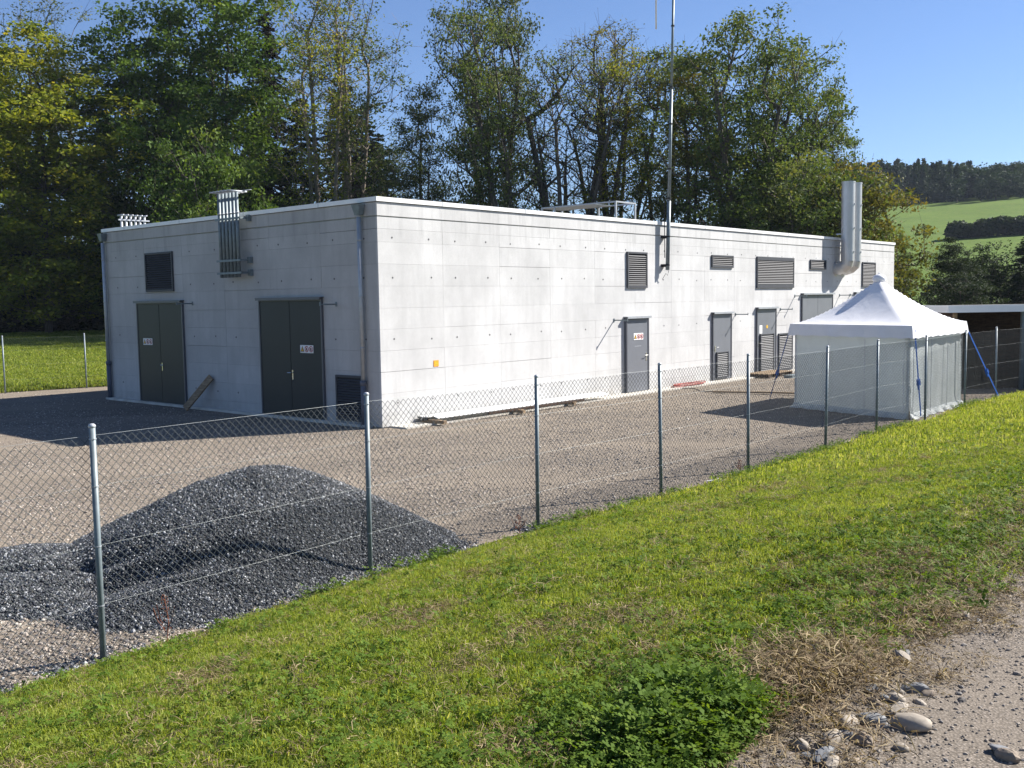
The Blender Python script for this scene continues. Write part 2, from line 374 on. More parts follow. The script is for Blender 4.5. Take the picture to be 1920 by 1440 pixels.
# ------------------------------------------------------------------ scatter (uncountable stuff)
def scatter(name, pts, variants, rot=None, scl=None, idx=None, seed=0, kind='stuff', tilt=.0):
    r_ = np.random.default_rng(seed); n = len(pts)
    me = bpy.data.meshes.new(name); me.vertices.add(n); me.vertices.foreach_set('co', np.asarray(pts, np.float32).ravel())
    if rot is None:
        rot = np.stack([r_.normal(0, tilt, n), r_.normal(0, tilt, n), r_.random(n)*6.283], -1)
    if scl is None: scl = np.ones(n)
    if idx is None: idx = r_.integers(0, len(variants), n)
    a = me.attributes.new('rot', 'FLOAT_VECTOR', 'POINT'); a.data.foreach_set('vector', np.asarray(rot, np.float32).ravel())
    a = me.attributes.new('scl', 'FLOAT', 'POINT'); a.data.foreach_set('value', np.asarray(scl, np.float32))
    a = me.attributes.new('idx', 'INT', 'POINT'); a.data.foreach_set('value', np.asarray(idx, np.int32))
    coll = bpy.data.collections.new(name+'_kinds')
    for q in variants: coll.objects.link(q)
    o = link(bpy.data.objects.new(name, me)); tag(o, kind=kind)
    ng = bpy.data.node_groups.new(name, 'GeometryNodeTree')
    ng.interface.new_socket('Geometry', in_out='INPUT', socket_type='NodeSocketGeometry'); ng.interface.new_socket('Geometry', in_out='OUTPUT', socket_type='NodeSocketGeometry')
    N = ng.nodes.new; gi = N('NodeGroupInput'); go = N('NodeGroupOutput'); ip = N('GeometryNodeInstanceOnPoints'); ci = N('GeometryNodeCollectionInfo')
    ci.inputs[0].default_value = coll; ci.inputs['Separate Children'].default_value = True; ci.inputs['Reset Children'].default_value = True
    def attr(nm, ty):
        q = N('GeometryNodeInputNamedAttribute'); q.data_type = ty; q.inputs[0].default_value = nm; return q.outputs[0]
    er = N('FunctionNodeEulerToRotation'); L = ng.links.new
    L(gi.outputs[0], ip.inputs['Points']); L(ci.outputs[0], ip.inputs['Instance']); ip.inputs['Pick Instance'].default_value = True
    L(attr('idx', 'INT'), ip.inputs['Instance Index']); L(attr('rot', 'FLOAT_VECTOR'), er.inputs[0]); L(er.outputs[0], ip.inputs['Rotation'])
    L(attr('scl', 'FLOAT'), ip.inputs['Scale']); L(ip.outputs[0], go.inputs[0])
    md = o.modifiers.new('scatter', 'NODES'); md.node_group = ng
    return o
def loose(name, me): return bpy.data.objects.new(name, me)

def stone_mesh(name, seed, mat, flat=.7, n=8, m=5, jag=.22, smooth_=False):
    r_ = np.random.default_rng(seed); b = MB(); b.sphere((0, 0, 0), .5, 0, n, m)
    V = b.v[0]; k = r_.normal(0, 1, (4, 3)); 
    for kk in k:
        kk = kk/np.linalg.norm(kk); dd = V@kk; V = V - np.maximum(dd-r_.uniform(.28, .42), 0)[:, None]*kk*.9
    V = V*(1+r_.normal(0, jag*.25, (len(V), 1))) if jag else V
    V[:n] = V[:n].mean(0); V[-n:] = V[-n:].mean(0)
    V *= np.array([1, r_.uniform(.65, .95), flat]); b.v[0] = V
    return b.mesh(name, mat, smooth_)
chips = [loose('chipping', stone_mesh('chipping', 10+i, M['chip'], .7, 6, 4, .5)) for i in range(5)]
pebs = [loose('pebble', stone_mesh('pebble', 30+i, M['peb'], .65, 7, 4, .2)) for i in range(5)]

M['road_peb'] = instance_stone('road_pebble_stone', [(.13, .11, .09), (.19, .16, .125), (.24, .205, .165), (.16, .15, .14), (.30, .26, .21), (.11, .10, .09), (.20, .18, .15)])
rpebs = [loose('road_pebble', stone_mesh('road_pebble', 40+i, M['road_peb'], .6, 7, 4, .2)) for i in range(5)]
# gravel heap
def cosp(x, y, cx, cy, rx, ry, h, a=0):
    c, s = math.cos(a), math.sin(a); dx = (x-cx); dy = (y-cy); q = np.sqrt(((dx*c+dy*s)/rx)**2+((-dx*s+dy*c)/ry)**2)
    return h*.5*(1+np.cos(math.pi*np.minimum(q, 1)))
def pile(x, y):
    wx = x+.25*(fbm(x*1.3, y*1.3)-.5); wy = y+.25*(fbm(x*1.3+9, y*1.3)-.5)
    q = np.sqrt(((wx+2.72)/2.25)**2+((wy-10.55)/2.1)**2)
    main = .97*np.clip(1-q**1.45, 0, 1)
    main = np.where(q < 1, main, 0)
    k = 0*main
    h = np.maximum.reduce([main+k, cosp(wx, wy, -4.9, 9.9, 1.9, 1.35, .27), cosp(wx, wy, -4.5, 9.2, 1.8, 1.0, .24), cosp(wx, wy, -3.0, 8.7, 1.4, .85, .22),
                           cosp(wx, wy, -.80, 10.7, 1.0, .6, .15), cosp(wx, wy, -.95, 9.9, 1.1, .9, .14), cosp(wx, wy, -1.75, 9.35, 1.0, .9, .3), cosp(wx, wy, -5.9, 9.6, 1.1, 1.0, .16)])
    h = h - cosp(wx, wy, -3.1, 9.05, 1.6, .22, .10, .15) - cosp(wx, wy, -4.4, 9.35, 1.2, .18, .09, -.1)
    fd_ = fence_d(x, y); h = h*(.12+.88*smooth((.15-fd_)/1.0))
    return h + (h > .03)*.05*(fbm(x*3, y*3)-.5) - .02
xs = np.arange(-7.2, 1.0, .05); ys = np.arange(6.6, 13.4, .05); X, Y = np.meshgrid(xs, ys, indexing='ij'); Z = pile(X, Y)
dfence = fence_d(X, Y); Z = np.where(dfence > .12, np.minimum(Z, .02), Z) + np.where(dfence > 0, gz(X, Y), 0)
n_, k_ = X.shape; ii = np.arange(n_*k_).reshape(n_, k_)
F = np.stack([ii[:-1, :-1], ii[1:, :-1], ii[1:, 1:], ii[:-1, 1:]], -1).reshape(-1, 4)
keep = (Z.ravel()[F].max(1) > -.005) & (dfence.ravel()[F].max(1) < .35); F = F[keep]
us, F2 = np.unique(F, return_inverse=True); V = np.stack([X.ravel()[us], Y.ravel()[us], Z.ravel()[us]], -1)
heap = link(bpy.data.objects.new('gravel_heap', np_mesh('gravel_heap', V, F2.reshape(-1, 4), M['pile_base'], smooth=True)))
tag(heap, 'big heap of dark grey stone chippings behind the fence', 'gravel heap')
n = 300000; px = rng.uniform(-7.2, 1.0, n); py = rng.uniform(6.6, 13.4, n); h = pile(px, py); fd = fence_d(px, py)
p_ = np.clip((h+.012)/.04, 0, 1)*(fd < .28)*np.where(h < .05, .35+.9*fbm(px*4, py*4), 1)
# thin spill of chippings along the foot of the bank
spill = np.exp(-((fd-.02)/.16)**2)*smooth((px+6)/1)*smooth((.6-px)/.6)*.8*(fbm(px*2, py*2) > .42)
ok = rng.random(n) < np.maximum(p_, spill)
px, py, h, fd = px[ok], py[ok], h[ok], fd[ok]
pz = np.maximum(np.where(fd > .12, np.minimum(h, .02), h), 0)+np.where(fd > 0, gz(px, py), 0)+.004
s_ = rng.gamma(9, .0023, len(px))*(1+.35*(h < .06))
co = scatter('chippings', np.stack([px, py, pz], -1), chips, rot=rng.uniform(0, 6.28, (len(px), 3)), scl=s_, seed=2)
co.parent = heap
# pebbles on the yard
n = 150000; dd = 6+34*rng.random(n)**1.7; az = rng.uniform(-.56, .56, n); px = az*dd; py = dd
ok = (fence_d(px, py) < .2) & (pile(px, py) < .0)
cb = np.array([-2.779, 21.11]); th = 0.717636; E1 = np.array([math.sin(th), math.cos(th)]); E2 = np.array([-math.cos(th), math.sin(th)])
lx = (px-cb[0])*E1[0]+(py-cb[1])*E1[1]; ly = (px-cb[0])*E2[0]+(py-cb[1])*E2[1]
ok &= ~((lx > -.3) & (ly > -.5)) & (fbm(px*.6, py*.6, 4) > rng.uniform(.15, .62, n))
px, py = px[ok], py[ok]
scatter('yard_pebbles', np.stack([px, py, np.full(len(px), .003)], -1), pebs, rot=np.stack([rng.normal(0, .3, len(px)), rng.normal(0, .3, len(px)), rng.uniform(0, 6.28, len(px))], -1),
        scl=rng.gamma(5, .0042, len(px))+.008, seed=3)
# pebbles on the road
n = 70000; px = rng.uniform(.3, 5.5, n); py = rng.uniform(2.0, 9, n); fd = fence_d(px, py)
ok = (fd > 5.1+.4*fbm(px, py)) & (rng.random(n) < np.clip(1.5-(fd-5.4)*.9, .35, 1)) ; px, py, fd = px[ok], py[ok], fd[ok]
scatter('road_pebbles', np.stack([px, py, gz(px, py)+.012], -1), rpebs, rot=np.stack([rng.normal(0, .3, len(px)), rng.normal(0, .3, len(px)), rng.uniform(0, 6.28, len(px))], -1),
        scl=rng.gamma(1.4, .0048, len(px))+.0035, seed=4)

# ------------------------------------------------------------------ building
bld = thing('concrete_building', 'long low pale concrete technical building with flat roof, grey doors and louvers', 'building', (cb[0], cb[1], 0), math.pi/2-th)
BL, BW, BH = 29.48, 11.83, 4.9
b = MB(); b.box(.05, BL-.05, .05, BW-.05, -.2, 4.62)
for q in ((.05, BL-.05, .05, .3), (.05, BL-.05, BW-.3, BW-.05), (.05, .3, .3, BW-.3), (BL-.3, BL-.05, .3, BW-.3)): b.box(*q, 4.62, 4.80)
b.build('wall_core', M['conc'], bld)
b = MB(); b.box(.3, BL-.3, .3, BW-.3, 4.62, 4.66); b.build('roof', M['roofing'], bld)
ROWS = [.02, .27, .73, 1.20, 1.65, 2.11, 2.56, 3.03, 3.50, 3.96, 4.24, 4.50, 4.80]
rp = np.random.default_rng(5)
def side_box(b, side, s0, s1, o0, o1, z0, z1, mi=0):
    if side == 1: b.box(s0, s1, -o1, -o0, z0, z1, mi)
    else: b.box(-o1, -o0, s0, s1, z0, z1, mi)
def panels(side, length):
    xs = list(np.arange(0, length-.4, 1.92))+[length]
    for i in range(len(xs)-1):
        for j in range(len(ROWS)-1):
            gz_ = .009 if ROWS[j+1] == 4.50 or ROWS[j] == 4.50 else float(rp.choice([.0008, .001, .0015, .002, .003, .0065]))
            gx = float(rp.choice([.0008, .0015, .0025, .004])); 
            b = MB(); pr = rp.uniform(-.0008, .0012)
            zlo = ROWS[j]+(.012 if ROWS[j] == 4.50 else 0.0012); zhi = ROWS[j+1]-(.016 if ROWS[j+1] == 4.50 else gz_)
            x0 = xs[i]+(gx if i else (0 if side == 1 else .0)); x1 = xs[i+1]-(gx if i < len(xs)-2 else 0)
            if side == 2 and i == 0: x0 = .0515
            side_box(b, side, x0, x1, -.05, pr, zlo, zhi)
            b.build('panel', M['conc'] if side == 1 else M['conc_shade'], bld)
panels(1, BL); panels(2, BW)
# two plain far walls
b = MB(); b.box(BL-.05, BL, .003, BW, 0, 4.8); b.box(.0, BL-.05, BW-.05+.002, BW, 0, 4.8); b.build('rear_wall', M['conc'], bld)
# coping
b = MB()
b.box(-.035, BL+.035, -.035, .36, 4.806, 4.90); b.box(-.035, .36, .361, BW+.035, 4.806, 4.90); b.box(.361, BL+.035, BW-.36, BW+.035, 4.806, 4.90); b.box(BL-.36, BL+.035, .361, BW-.361, 4.806, 4.90)
b.build('coping', M['coping'], bld)
b = MB()
for s in np.arange(1.9, BL, 2.88): b.box(s, s+.02, -.038, .362, 4.80, 4.903)
for s in np.arange(1.9, BW, 2.88): b.box(-.038, .362, s, s+.02, 4.80, 4.903)
b.build('coping_joint', M['galv_light'], bld)['kind'] = 'stuff'
# footing strip
b = MB(); b.box(.2, BL, -.52, -.004, -.05, .035); b.build('paving_strip', M['conc_trim'], bld)
b = MB(); b.box(-.16, -.004, .3, BW, -.05, .06); b.build('plinth', M['conc_trim'], bld)
# tie holes: dark discs, the shade inside is painted
b = MB()
blocked1 = [(9.0, 10.2, 0, 2.2), (9.1, 10.2, 2.9, 4.0), (13.8, 15.2, 0, 2.25), (13.8, 15.3, 3.6, 4.0), (16.8, 19.7, 0, 2.35), (16.8, 19.7, 2.9, 4.02), (20.3, 23.1, 0, 2.8), (21, 22.4, 3.6, 4.02), (25.1, 27.3, 0, 2.8), (25.8, 27.3, 2.9, 4.0), (22.9, 24.3, 3.3, 4.9)]
blocked2 = [(8.0, 9.6, 3, 4.15), (7.6, 10.2, 0, 2.85), (1.8, 4.4, 0, 2.85), (.5, 1.6, 0, 1.2), (5.0, 6.0, 3.3, 5)]
for side, ln, bk in ((1, BL, blocked1), (2, BW, blocked2)):
    for k in range(int(ln/1.92)+1):
        for o_ in (.42, 1.50):
            for z in (.52, 1.88, 3.22, 4.06):
                s = k*1.92+o_+rp.uniform(-.06, .06); z = z+rp.uniform(-.02, .02)
                if s > ln-.2 or any(p[0] < s < p[1] and p[2] < z < p[3] for p in bk): continue
                if side == 1: b.tube([(s, .01, z), (s, -.0035, z)], .022, 8)
                else: b.tube([(.01, s, z), (-.0035, s, z)], .022, 8)
b.build('tie_hole', M['hole'], bld)['kind'] = 'stuff'

def louver(side, s0, s1, z0, z1, label=None, top=.05, bot=.06, parent=None, pitch=.058, off=.0):
    fr = MB(); t = .045
    side_box(fr, side, s0, s1, off+.002, off+.05, z1-top, z1); side_box(fr, side, s0, s1, off+.002, off+.05, z0, z0+bot)
    side_box(fr, side, s0, s0+t, off+.002, off+.05, z0+bot, z1-top); side_box(fr, side, s1-t, s1, off+.002, off+.05, z0+bot, z1-top)
    f = fr.build('louver', M['louver'], parent or bld)
    if label: f['label'] = label
    if parent is None:
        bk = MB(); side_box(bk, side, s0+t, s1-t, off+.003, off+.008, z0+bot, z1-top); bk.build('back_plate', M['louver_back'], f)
    sl = MB(); z = z0+bot+.01
    while z+.035 < z1-top:
        # sloping blade: outer edge low
        P = []
        for (o_, zz) in ((off+.046, z), (off+.012, z+.034), (off+.014, z+.037), (off+.049, z+.003)):
            P.append((o_, zz))
        V = []
        for s in (s0+t, s1-t):
            for o_, zz in P: V.append((s, -o_, zz) if side == 1 else (-o_, s, zz))
        Fc = [(0, 1, 5, 4), (1, 2, 6, 5), (2, 3, 7, 6), (3, 0, 4, 7), (3, 2, 1, 0), (4, 5, 6, 7)]
        sl.add(V, Fc if side == 1 else [q[::-1] for q in Fc]); z += pitch
    if parent is None: o = sl.build('slats', M['louver'], f); o['kind'] = 'stuff'
    else:
        o = sl.build('slats', M['louver'], parent); o['kind'] = 'stuff'
    return f
louver(1, 9.17, 10.17, 2.98, 3.99, 'tall grey louver above the first small door')
louver(1, 13.85, 15.22, 3.62, 4.01, 'low wide grey louver above the second small door')
louver(1, 16.86, 19.66, 2.97, 4.03, 'largest grey louver, wide, high on the sunny wall', top=.12, bot=.13)
louver(1, 21.03, 22.40, 3.66, 4.01, 'low wide grey louver beside the flue pipes')
louver(1, 25.93, 27.30, 3.00, 4.01, 'tall grey louver right of the flue pipes')
louver(1, 18.50, 19.60, .06, 1.37, 'grey louver at ground level beside the third small door')
louver(2, 8.10, 9.50, 3.06, 4.11, 'dark louver high on the shaded wall')
louver(2, .58, 1.48, .10, 1.10, 'dark louver at ground level near the corner downpipe')

def pictogram(side, s0, s1, z0, z1, off, parent):
    """white plate with a warning triangle and two prohibition rings"""
    b = MB(); side_box(b, side, s0, s1, off, off+.004, z0, z1, 0); h = z1-z0; wd = abs(s1-s0); dirn = 1 if side == 1 else -1
    def pt(a, z, o_):      # a: 0..1 from the viewer's left
        s = s0+a*wd if side == 1 else s1-a*wd
        return (s, -o_, z) if side == 1 else (-o_, s, z)
    def poly(pts, o_, mi): b.add([pt(a, z, o_) for a, z in pts], [tuple(range(len(pts)))], mi)
    zc = (z0+z1)/2; k = h/wd; r = .40*h
    poly([(.17-.15, zc-r*.85), (.17+.15, zc-r*.85), (.17, zc+r)], off+.006, 1)
    poly([(.17-.10, zc-r*.65), (.17+.10, zc-r*.65), (.17, zc+r*.6)], off+.008, 2)
    poly([(.17-.02, zc-r*.5), (.17+.03, zc-r*.1), (.17, zc+r*.3)], off+.010, 1)
    for c in (.50, .83):
        n_ = 16; V = []; Fs = []
        for i in range(n_):
            a = 2*math.pi*i/n_
            for q in (r, r*.72): V.append(pt(c+q*math.cos(a)/wd, zc+q*math.sin(a), off+.006))
        for i in range(n_): j = (i+1) % n_; Fs.append((2*i, 2*j, 2*j+1, 2*i+1))
        b.add(V, Fs, 3)
        d_ = .7*r*.95
        poly([(c-(d_+.010)/wd, zc+d_), (c-(d_-.012)/wd, zc+d_), (c+(d_+.010)/wd, zc-d_), (c+(d_-.012)/wd, zc-d_)], off+.009, 3)
        poly([(c-.035/wd*1.0, zc-r*.45), (c+.02/wd, zc-r*.45), (c+.02/wd, zc+r*.4), (c-.02/wd, zc+r*.4)], off+.0075, 1)
    return b.build('sign', [M['sign_white'], M['sign_black'], M['sign_yellow'], M['sign_red']], parent)

def door(side, s0, s1, z1, name='door', label=None, double=False, proud=.06, handle=None, lou=None, z0=.045):
    d = link(bpy.data.objects.new(name, None), bld); d.empty_display_size = .2
    if label: d['label'] = label
    t = .045
    f = MB(); side_box(f, side, s0, s0+t, .002, proud, z0, z1-.06); side_box(f, side, s1-t, s1, .002, proud, z0, z1-.06); side_box(f, side, s0, s1, .002, proud, z1-.06, z1)
    f.build('frame', M['door_dark'], d)
    c = MB(); side_box(c, side, s0-.03, s1+.03, .002, proud+.07, z1+.002, z1+.022); side_box(c, side, s0-.02, s1+.02, proud+.045, proud+.07, z1-.04, z1+.002)
    c.build('drip_cap', M['galv_light'] if side == 1 else M['door_dark'], d)
    mid = (s0+s1)/2
    for a, e in (((s0+t, mid-.004), (mid+.004, s1-t)) if double else ((s0+t, s1-t),)):
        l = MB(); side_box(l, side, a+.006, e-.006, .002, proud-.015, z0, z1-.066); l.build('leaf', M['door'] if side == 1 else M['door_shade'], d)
    if lou: louver(side, *lou, parent=d, off=proud-.015, top=.03, bot=.03)
    if handle:
        hs, hz, dr = handle; h = MB(); o_ = proud-.015
        side_box(h, side, hs-.022, hs+.022, o_, o_+.008, hz-.12, hz+.10)
        P = lambda s, o, z: (s, -o, z) if side == 1 else (-o, s, z)
        h.tube([P(hs, o_, hz+.04), P(hs, o_+.06, hz+.04), P(hs+dr*.13, o_+.06, hz+.035)], .011, 6)
        h.build('handle', M['handle'], d)
    return d
def stay(side, s, z, L=.45, back=False):
    b = MB(); P = lambda s, o, z: (s, -o, z) if side == 1 else (-o, s, z)
    side_box(b, side, s-.03, s+.03, .002, .012, z-.05, z+.05)
    b.tube([P(s, .01, z), P(s, L, z)], .018, 6); side_box(b, side, s-.012, s+.012, L-.005, L+.012, z-.03, z+.05)
    b.build('door_stay', M['galv'], bld)
d = door(1, 9.04, 10.18, 2.16, label='first grey steel door with pictogram sign', proud=.085, handle=(10.04, 1.02, -1)); pictogram(1, 9.40, 9.88, 1.51, 1.70, .075, d)
h = MB(); side_box(h, 1, 9.45, 9.78, .071, .073, 1.325, 1.34); h.build('lettering', M['galv_light'], d)
door(1, 13.88, 15.10, 2.19, label='second grey steel door with low louver', handle=(14.02, 1.05, 1), lou=(14.08, 14.84, .10, .93))
d = door(1, 16.84, 18.28, 2.30, label='third grey steel door with tall louver and paper notice', handle=(16.98, 1.05, 1), lou=(17.04, 18.05, .10, 1.40))
h = MB(); side_box(h, 1, 17.02, 17.22, .047, .051, 1.42, 1.70); h.build('notice', M['sign_white'], d)
h = MB(); h.tube([(17.58, -.046, 1.64), (17.58, -.050, 1.64)], .06, 12); h.build('round_sign', M['sign_yellow'], d)
door(1, 20.33, 23.03, 2.76, label='wide grey double door behind the tent', double=True)
door(1, 25.16, 27.2, 2.78, label='last grey door, mostly hidden by the tent', double=True)
for s, z in ((8.55, 2.09), (15.43, 2.11), (18.67, 2.22), (19.81, 2.68), (23.75, 2.68), (24.75, 2.68)): stay(1, s, z)
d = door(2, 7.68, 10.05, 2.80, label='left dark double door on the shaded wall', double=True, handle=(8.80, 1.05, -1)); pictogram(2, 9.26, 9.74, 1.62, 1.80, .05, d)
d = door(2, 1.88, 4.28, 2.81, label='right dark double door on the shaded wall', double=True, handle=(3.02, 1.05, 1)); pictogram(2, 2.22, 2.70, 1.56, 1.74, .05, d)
stay(2, 7.25, 2.73); stay(2, 1.42, 2.66)
# small orange sign
b = MB(); side_box(b, 1, 1.56, 1.72, .003, .007, 1.23, 1.37, 0)
side_box(b, 1, 1.585, 1.695, .0075, .0095, 1.29, 1.315, 1); side_box(b, 1, 1.585, 1.61, .0075, .0095, 1.315, 1.35, 1); side_box(b, 1, 1.67, 1.695, .0075, .0095, 1.25, 1.29, 1)
b.build('yellow_marker_plate', [plain('marker_orange', (.8, .33, .03), .5), M['sign_yellow']], bld)
# downpipes with hoppers
for s, zt, zb in ((.48, 4.50, .95), (11.70, 4.50, 1.05)):
    b = MB(); b.tube([(-.09, s, zt), (-.09, s, zb)], .05, 12)
    for z in (zt-.5, zt-1.7, zt-2.8): b.tube([(-.09, s, z), (-.09, s, z+.03)], .058, 12)
    dp = b.build('downpipe', M['galv_light'], bld, True)
    h = MB(); s0, s1 = s-.13, s+.13
    h.add([(-.02, s0, 4.76), (-.19, s0, 4.76), (-.19, s1, 4.76), (-.02, s1, 4.76), (-.02, s-.07, 4.54), (-.15, s-.07, 4.54), (-.15, s+.07, 4.54), (-.02, s+.07, 4.54)],
          [(0, 3, 2, 1), (4, 5, 6, 7), (0, 1, 5, 4), (1, 2, 6, 5), (2, 3, 7, 6), (3, 0, 4, 7)])
    h.build('hopper', M['galv'], dp)
    h = MB(); h.tube([(-.09, s, zb+.02), (-.09, s, .02)], .064, 12); h.tube([(-.09, s, zb-.04), (-.09, s, zb+.06)], .075, 12); h.build('standpipe', plain('cast_iron', (.10, .11, .14), .5), dp, True)
# vent pipes on the shaded wall
for k in range(6):
    s = 4.72+k*.150; b = MB(); b.tube([(-.25, s, 3.34), (-.25, s, 5.36)], .042, 10)
    vp = b.build('vent_pipe', M['galv'], bld, True)
    h = MB(); h.tube([(-.50, s, 5.385), (.04, s, 5.385)], .020, 8); h.tube([(-.25, s, 4.86), (-.25, s, 4.90)], .05, 10); h.build('outlet', M['galv_light'], vp, True)
b = MB()
for z in (3.42, 3.72, 4.72): b.box(-.30, -.27, 4.55, 5.6, z, z+.05); b.box(-.30, -.004, 4.55, 4.58, z, z+.05); b.box(-.10, -.004, 4.50, 4.60, z-.05, z+.10)
b.build('pipe_bracket', M['galv'], bld)
b = MB(); b.box(-.06, .0, 4.45, 5.62, 5.407, 5.417); b.build('cover_strip', M['galv_light'], bld)
for k in range(6):
    s = .72+k*.145; b = MB(); b.tube([(s, 12.1, 3.0), (s, 12.1, 5.33)], .040, 8); b.tube([(s, 12.30, 5.36), (s, 11.95, 5.36)], .022, 8)
    b.build('vent_pipe', M['galv_light'], bld, True)
b = MB(); b.box(.6, 1.58, 12.04, 12.06, 5.20, 5.24); b.build('pipe_bracket', M['galv_light'], bld)
# twin flues
for k, s in enumerate((23.40, 24.06)):
    b = MB(); y = -.45; zt = 6.98
    b.tube([(s, y, 3.98), (s, y, zt)], .245, 28)
    for z in (4.3, 5.2, 6.1): b.tube([(s, y, z), (s, y, z+.05)], .252, 28)
    b.tube([(s, y, zt-.04), (s, y, zt+.01)], .256, 28)
    fl = b.build('flue', M['steel'], bld, False)
    e = MB(); e.tube([(s, y, 4.0), (s, y+.02, 3.88), (s, y+.16, 3.76), (s, -.10, 3.70), (s, .0, 3.70)], [.245, .245, .25, .245, .245], 24); e.tube([(s, -.03, 3.70), (s, -.004, 3.70)], .30, 24); e.build('elbow', M['steel'], fl)
    e = MB()
    for z in (4.32, 5.22, 6.12): e.box(s-.02, s+.02, y-.275, y-.245, z-.01, z+.04)
    for z in (4.55, 5.0): e.box(s-.03, s+.03, y+.2, -.003, z, z+.05)
    e.build('clamp', M['galv_light'], fl)

# ------------------------------------------------------------------ things on and by the building
def in_bld(x, y, z=0): 
    p = cb+E1*x+E2*y; return (p[0], p[1], z)
RZ = math.pi/2-th
# mast
ma = thing('radio_mast', 'tall slim grey radio mast clamped to the sunny concrete wall', 'antenna mast', in_bld(11.03, -.17, 3.5), RZ)
b = MB(); P = lambda z: (.045*(z), 0, z)
b.tube([(0, 0, 0), P(2.0)], .058, 10); b.tube([P(2.0), P(5.2)], .046, 10); b.tube([P(5.2), P(8.3)], .036, 10); b.tube([P(8.3), P(10.0)], .026, 8)
b.build('mast_tube', M['galv'], ma, True)
b = MB(); b.tube([(-.11, .02, .35), (-.11, .03, 2.1)], .014, 6); b.tube([(.0, .0, .05), (.06, 0, -.06), (.03, .02, -.16), (-.04, .03, -.1), (-.1, .12, -.28)], .007, 5); b.build('cable', M['black'], ma)
for z in (.12, .95, 2.05, 2.9, 4.2, 5.25, 7.0):
    b = MB(); q = P(z); b.tube([(q[0], 0, z), (q[0], 0, z+.04)], .066 if z < 3 else .052, 10)
    if z < 1.5: b.box(-.09, .09, .05, .168, z-.03, z+.05)
    b.build('clamp', M['black'], ma)
b = MB(); q = P(8.9); b.tube([(q[0]+.1, 0, 8.9), (q[0]-1.05, 0, 8.9)], .015, 6); b.tube([(q[0]-1.0, -.02, 6.75), (q[0]-1.0, -.02, 10.3)], .022, 8)
b.build('antenna_rod', plain('antenna_white', (.75, .72, .68), .4), ma, True)
# roof frame
rf = thing('roof_frame', 'light metal frame with a flat sheet top standing on the roof', 'metal frame', in_bld(14.67, 4.2, 4.66), RZ)
for x, y in ((0, 0), (1.18, 0), (0, 2.7), (0, 3.3), (1.18, 1.6), (1.18, 3.3)):
    b = MB(); b.box(x, x+.06, y, y+.06, 0, 1.36); b.build('post', M['galv_light'], rf)
b = MB(); b.box(0, 1.24, 0, .05, 1.361, 1.41); b.box(0, 1.24, 3.3, 3.35, 1.361, 1.41); b.box(0, .05, .051, 3.3, 1.361, 1.41); b.box(1.19, 1.24, .051, 3.3, 1.361, 1.41); b.build('top_rail', M['galv_light'], rf)
b = MB(); b.box(.05, 1.19, 1.0, 3.3, 1.37, 1.385); b.build('sheet_top', M['galv'], rf)
b = MB(); b.box(.1, 1.9, 1.2, 2.0, 0, .42); tag(b.build('roof_unit', M['galv_light'], None), 'pale boxy unit on the roof inside the metal frame', 'roof unit')
o = bpy.data.objects['roof_unit']; o.location = in_bld(14.2, 3.2, 4.66); o.rotation_euler = (0, 0, RZ); o['label'] = 'low pale boxy unit on the roof at the foot of the metal frame'
# white profiles stacked along the wall
st = thing('profile_stack', 'stack of long white profiles lying on blocks along the sunny wall', 'building material', in_bld(1.0, -.25, 0), RZ)
for i, (x0, x1, y, z, wd, dz) in enumerate(((.0, 6.3, .16, .16, .10, .0), (.1, 6.2, .06, .17, .05, .0), (.5, 4.6, -.02, .16, .06, .0))):
    b = MB(); b.box(x0, x1, y-wd/2, y+wd/2, z-.03, z+.02 if i else z+.012); b.build('profile', M['pvc'], st)
b = MB(); b.obox((3.35, -.16, .165), (3.2, 0, .0), (0, .13, .03), (0, -.003, .007)); b.build('profile', M['pvc'], st)
for x, y0 in ((.05, -.55), (2.6, -.62), (4.7, -.52)):
    b = MB(); b.box(x, x+.10, y0, .15, .035, .11); b.build('support_block', M['timber'], st)
b = MB(); b.box(1.6, 5.2, -.47, -.40, .10, .14); b.build('timber_lath', M['timber_dark'], st)
b = MB()
for i in range(9):
    a = np.cumsum(rp.normal(0, .07, (6, 3)), axis=0); a[:, 2] = .16+abs(a[:, 2])*.6; a[:, 0] += .02; b.tube(a*np.array([.5, .6, .45])+np.array([0, -.05, .03]), .014, 5)
tag(b.build('black_strapping', M['black']), 'tangle of black straps at the near end of the white profiles', 'straps'); o = bpy.data.objects['black_strapping']; o.location = in_bld(.95, -.25, 0); o.rotation_euler = (0, 0, RZ)
# leaning plank
pl = MB(); a = np.array([-.55, 6.90, .06]); c = np.array([-.06, 6.42, .86]); ax = (c-a)/2; wv = np.cross(ax, (1, 0, 0)); wv = wv/np.linalg.norm(wv)*.10; tv = np.cross(ax, wv); tv = tv/np.linalg.norm(tv)*.022
pl.obox((a+c)/2, ax, wv, tv); o = pl.build('plank', M['timber']); o.location = (cb[0], cb[1], 0); o.rotation_euler = (0, 0, RZ)
tag(o, 'short weathered wooden plank leaning against the shaded wall between the two dark doors', 'plank')
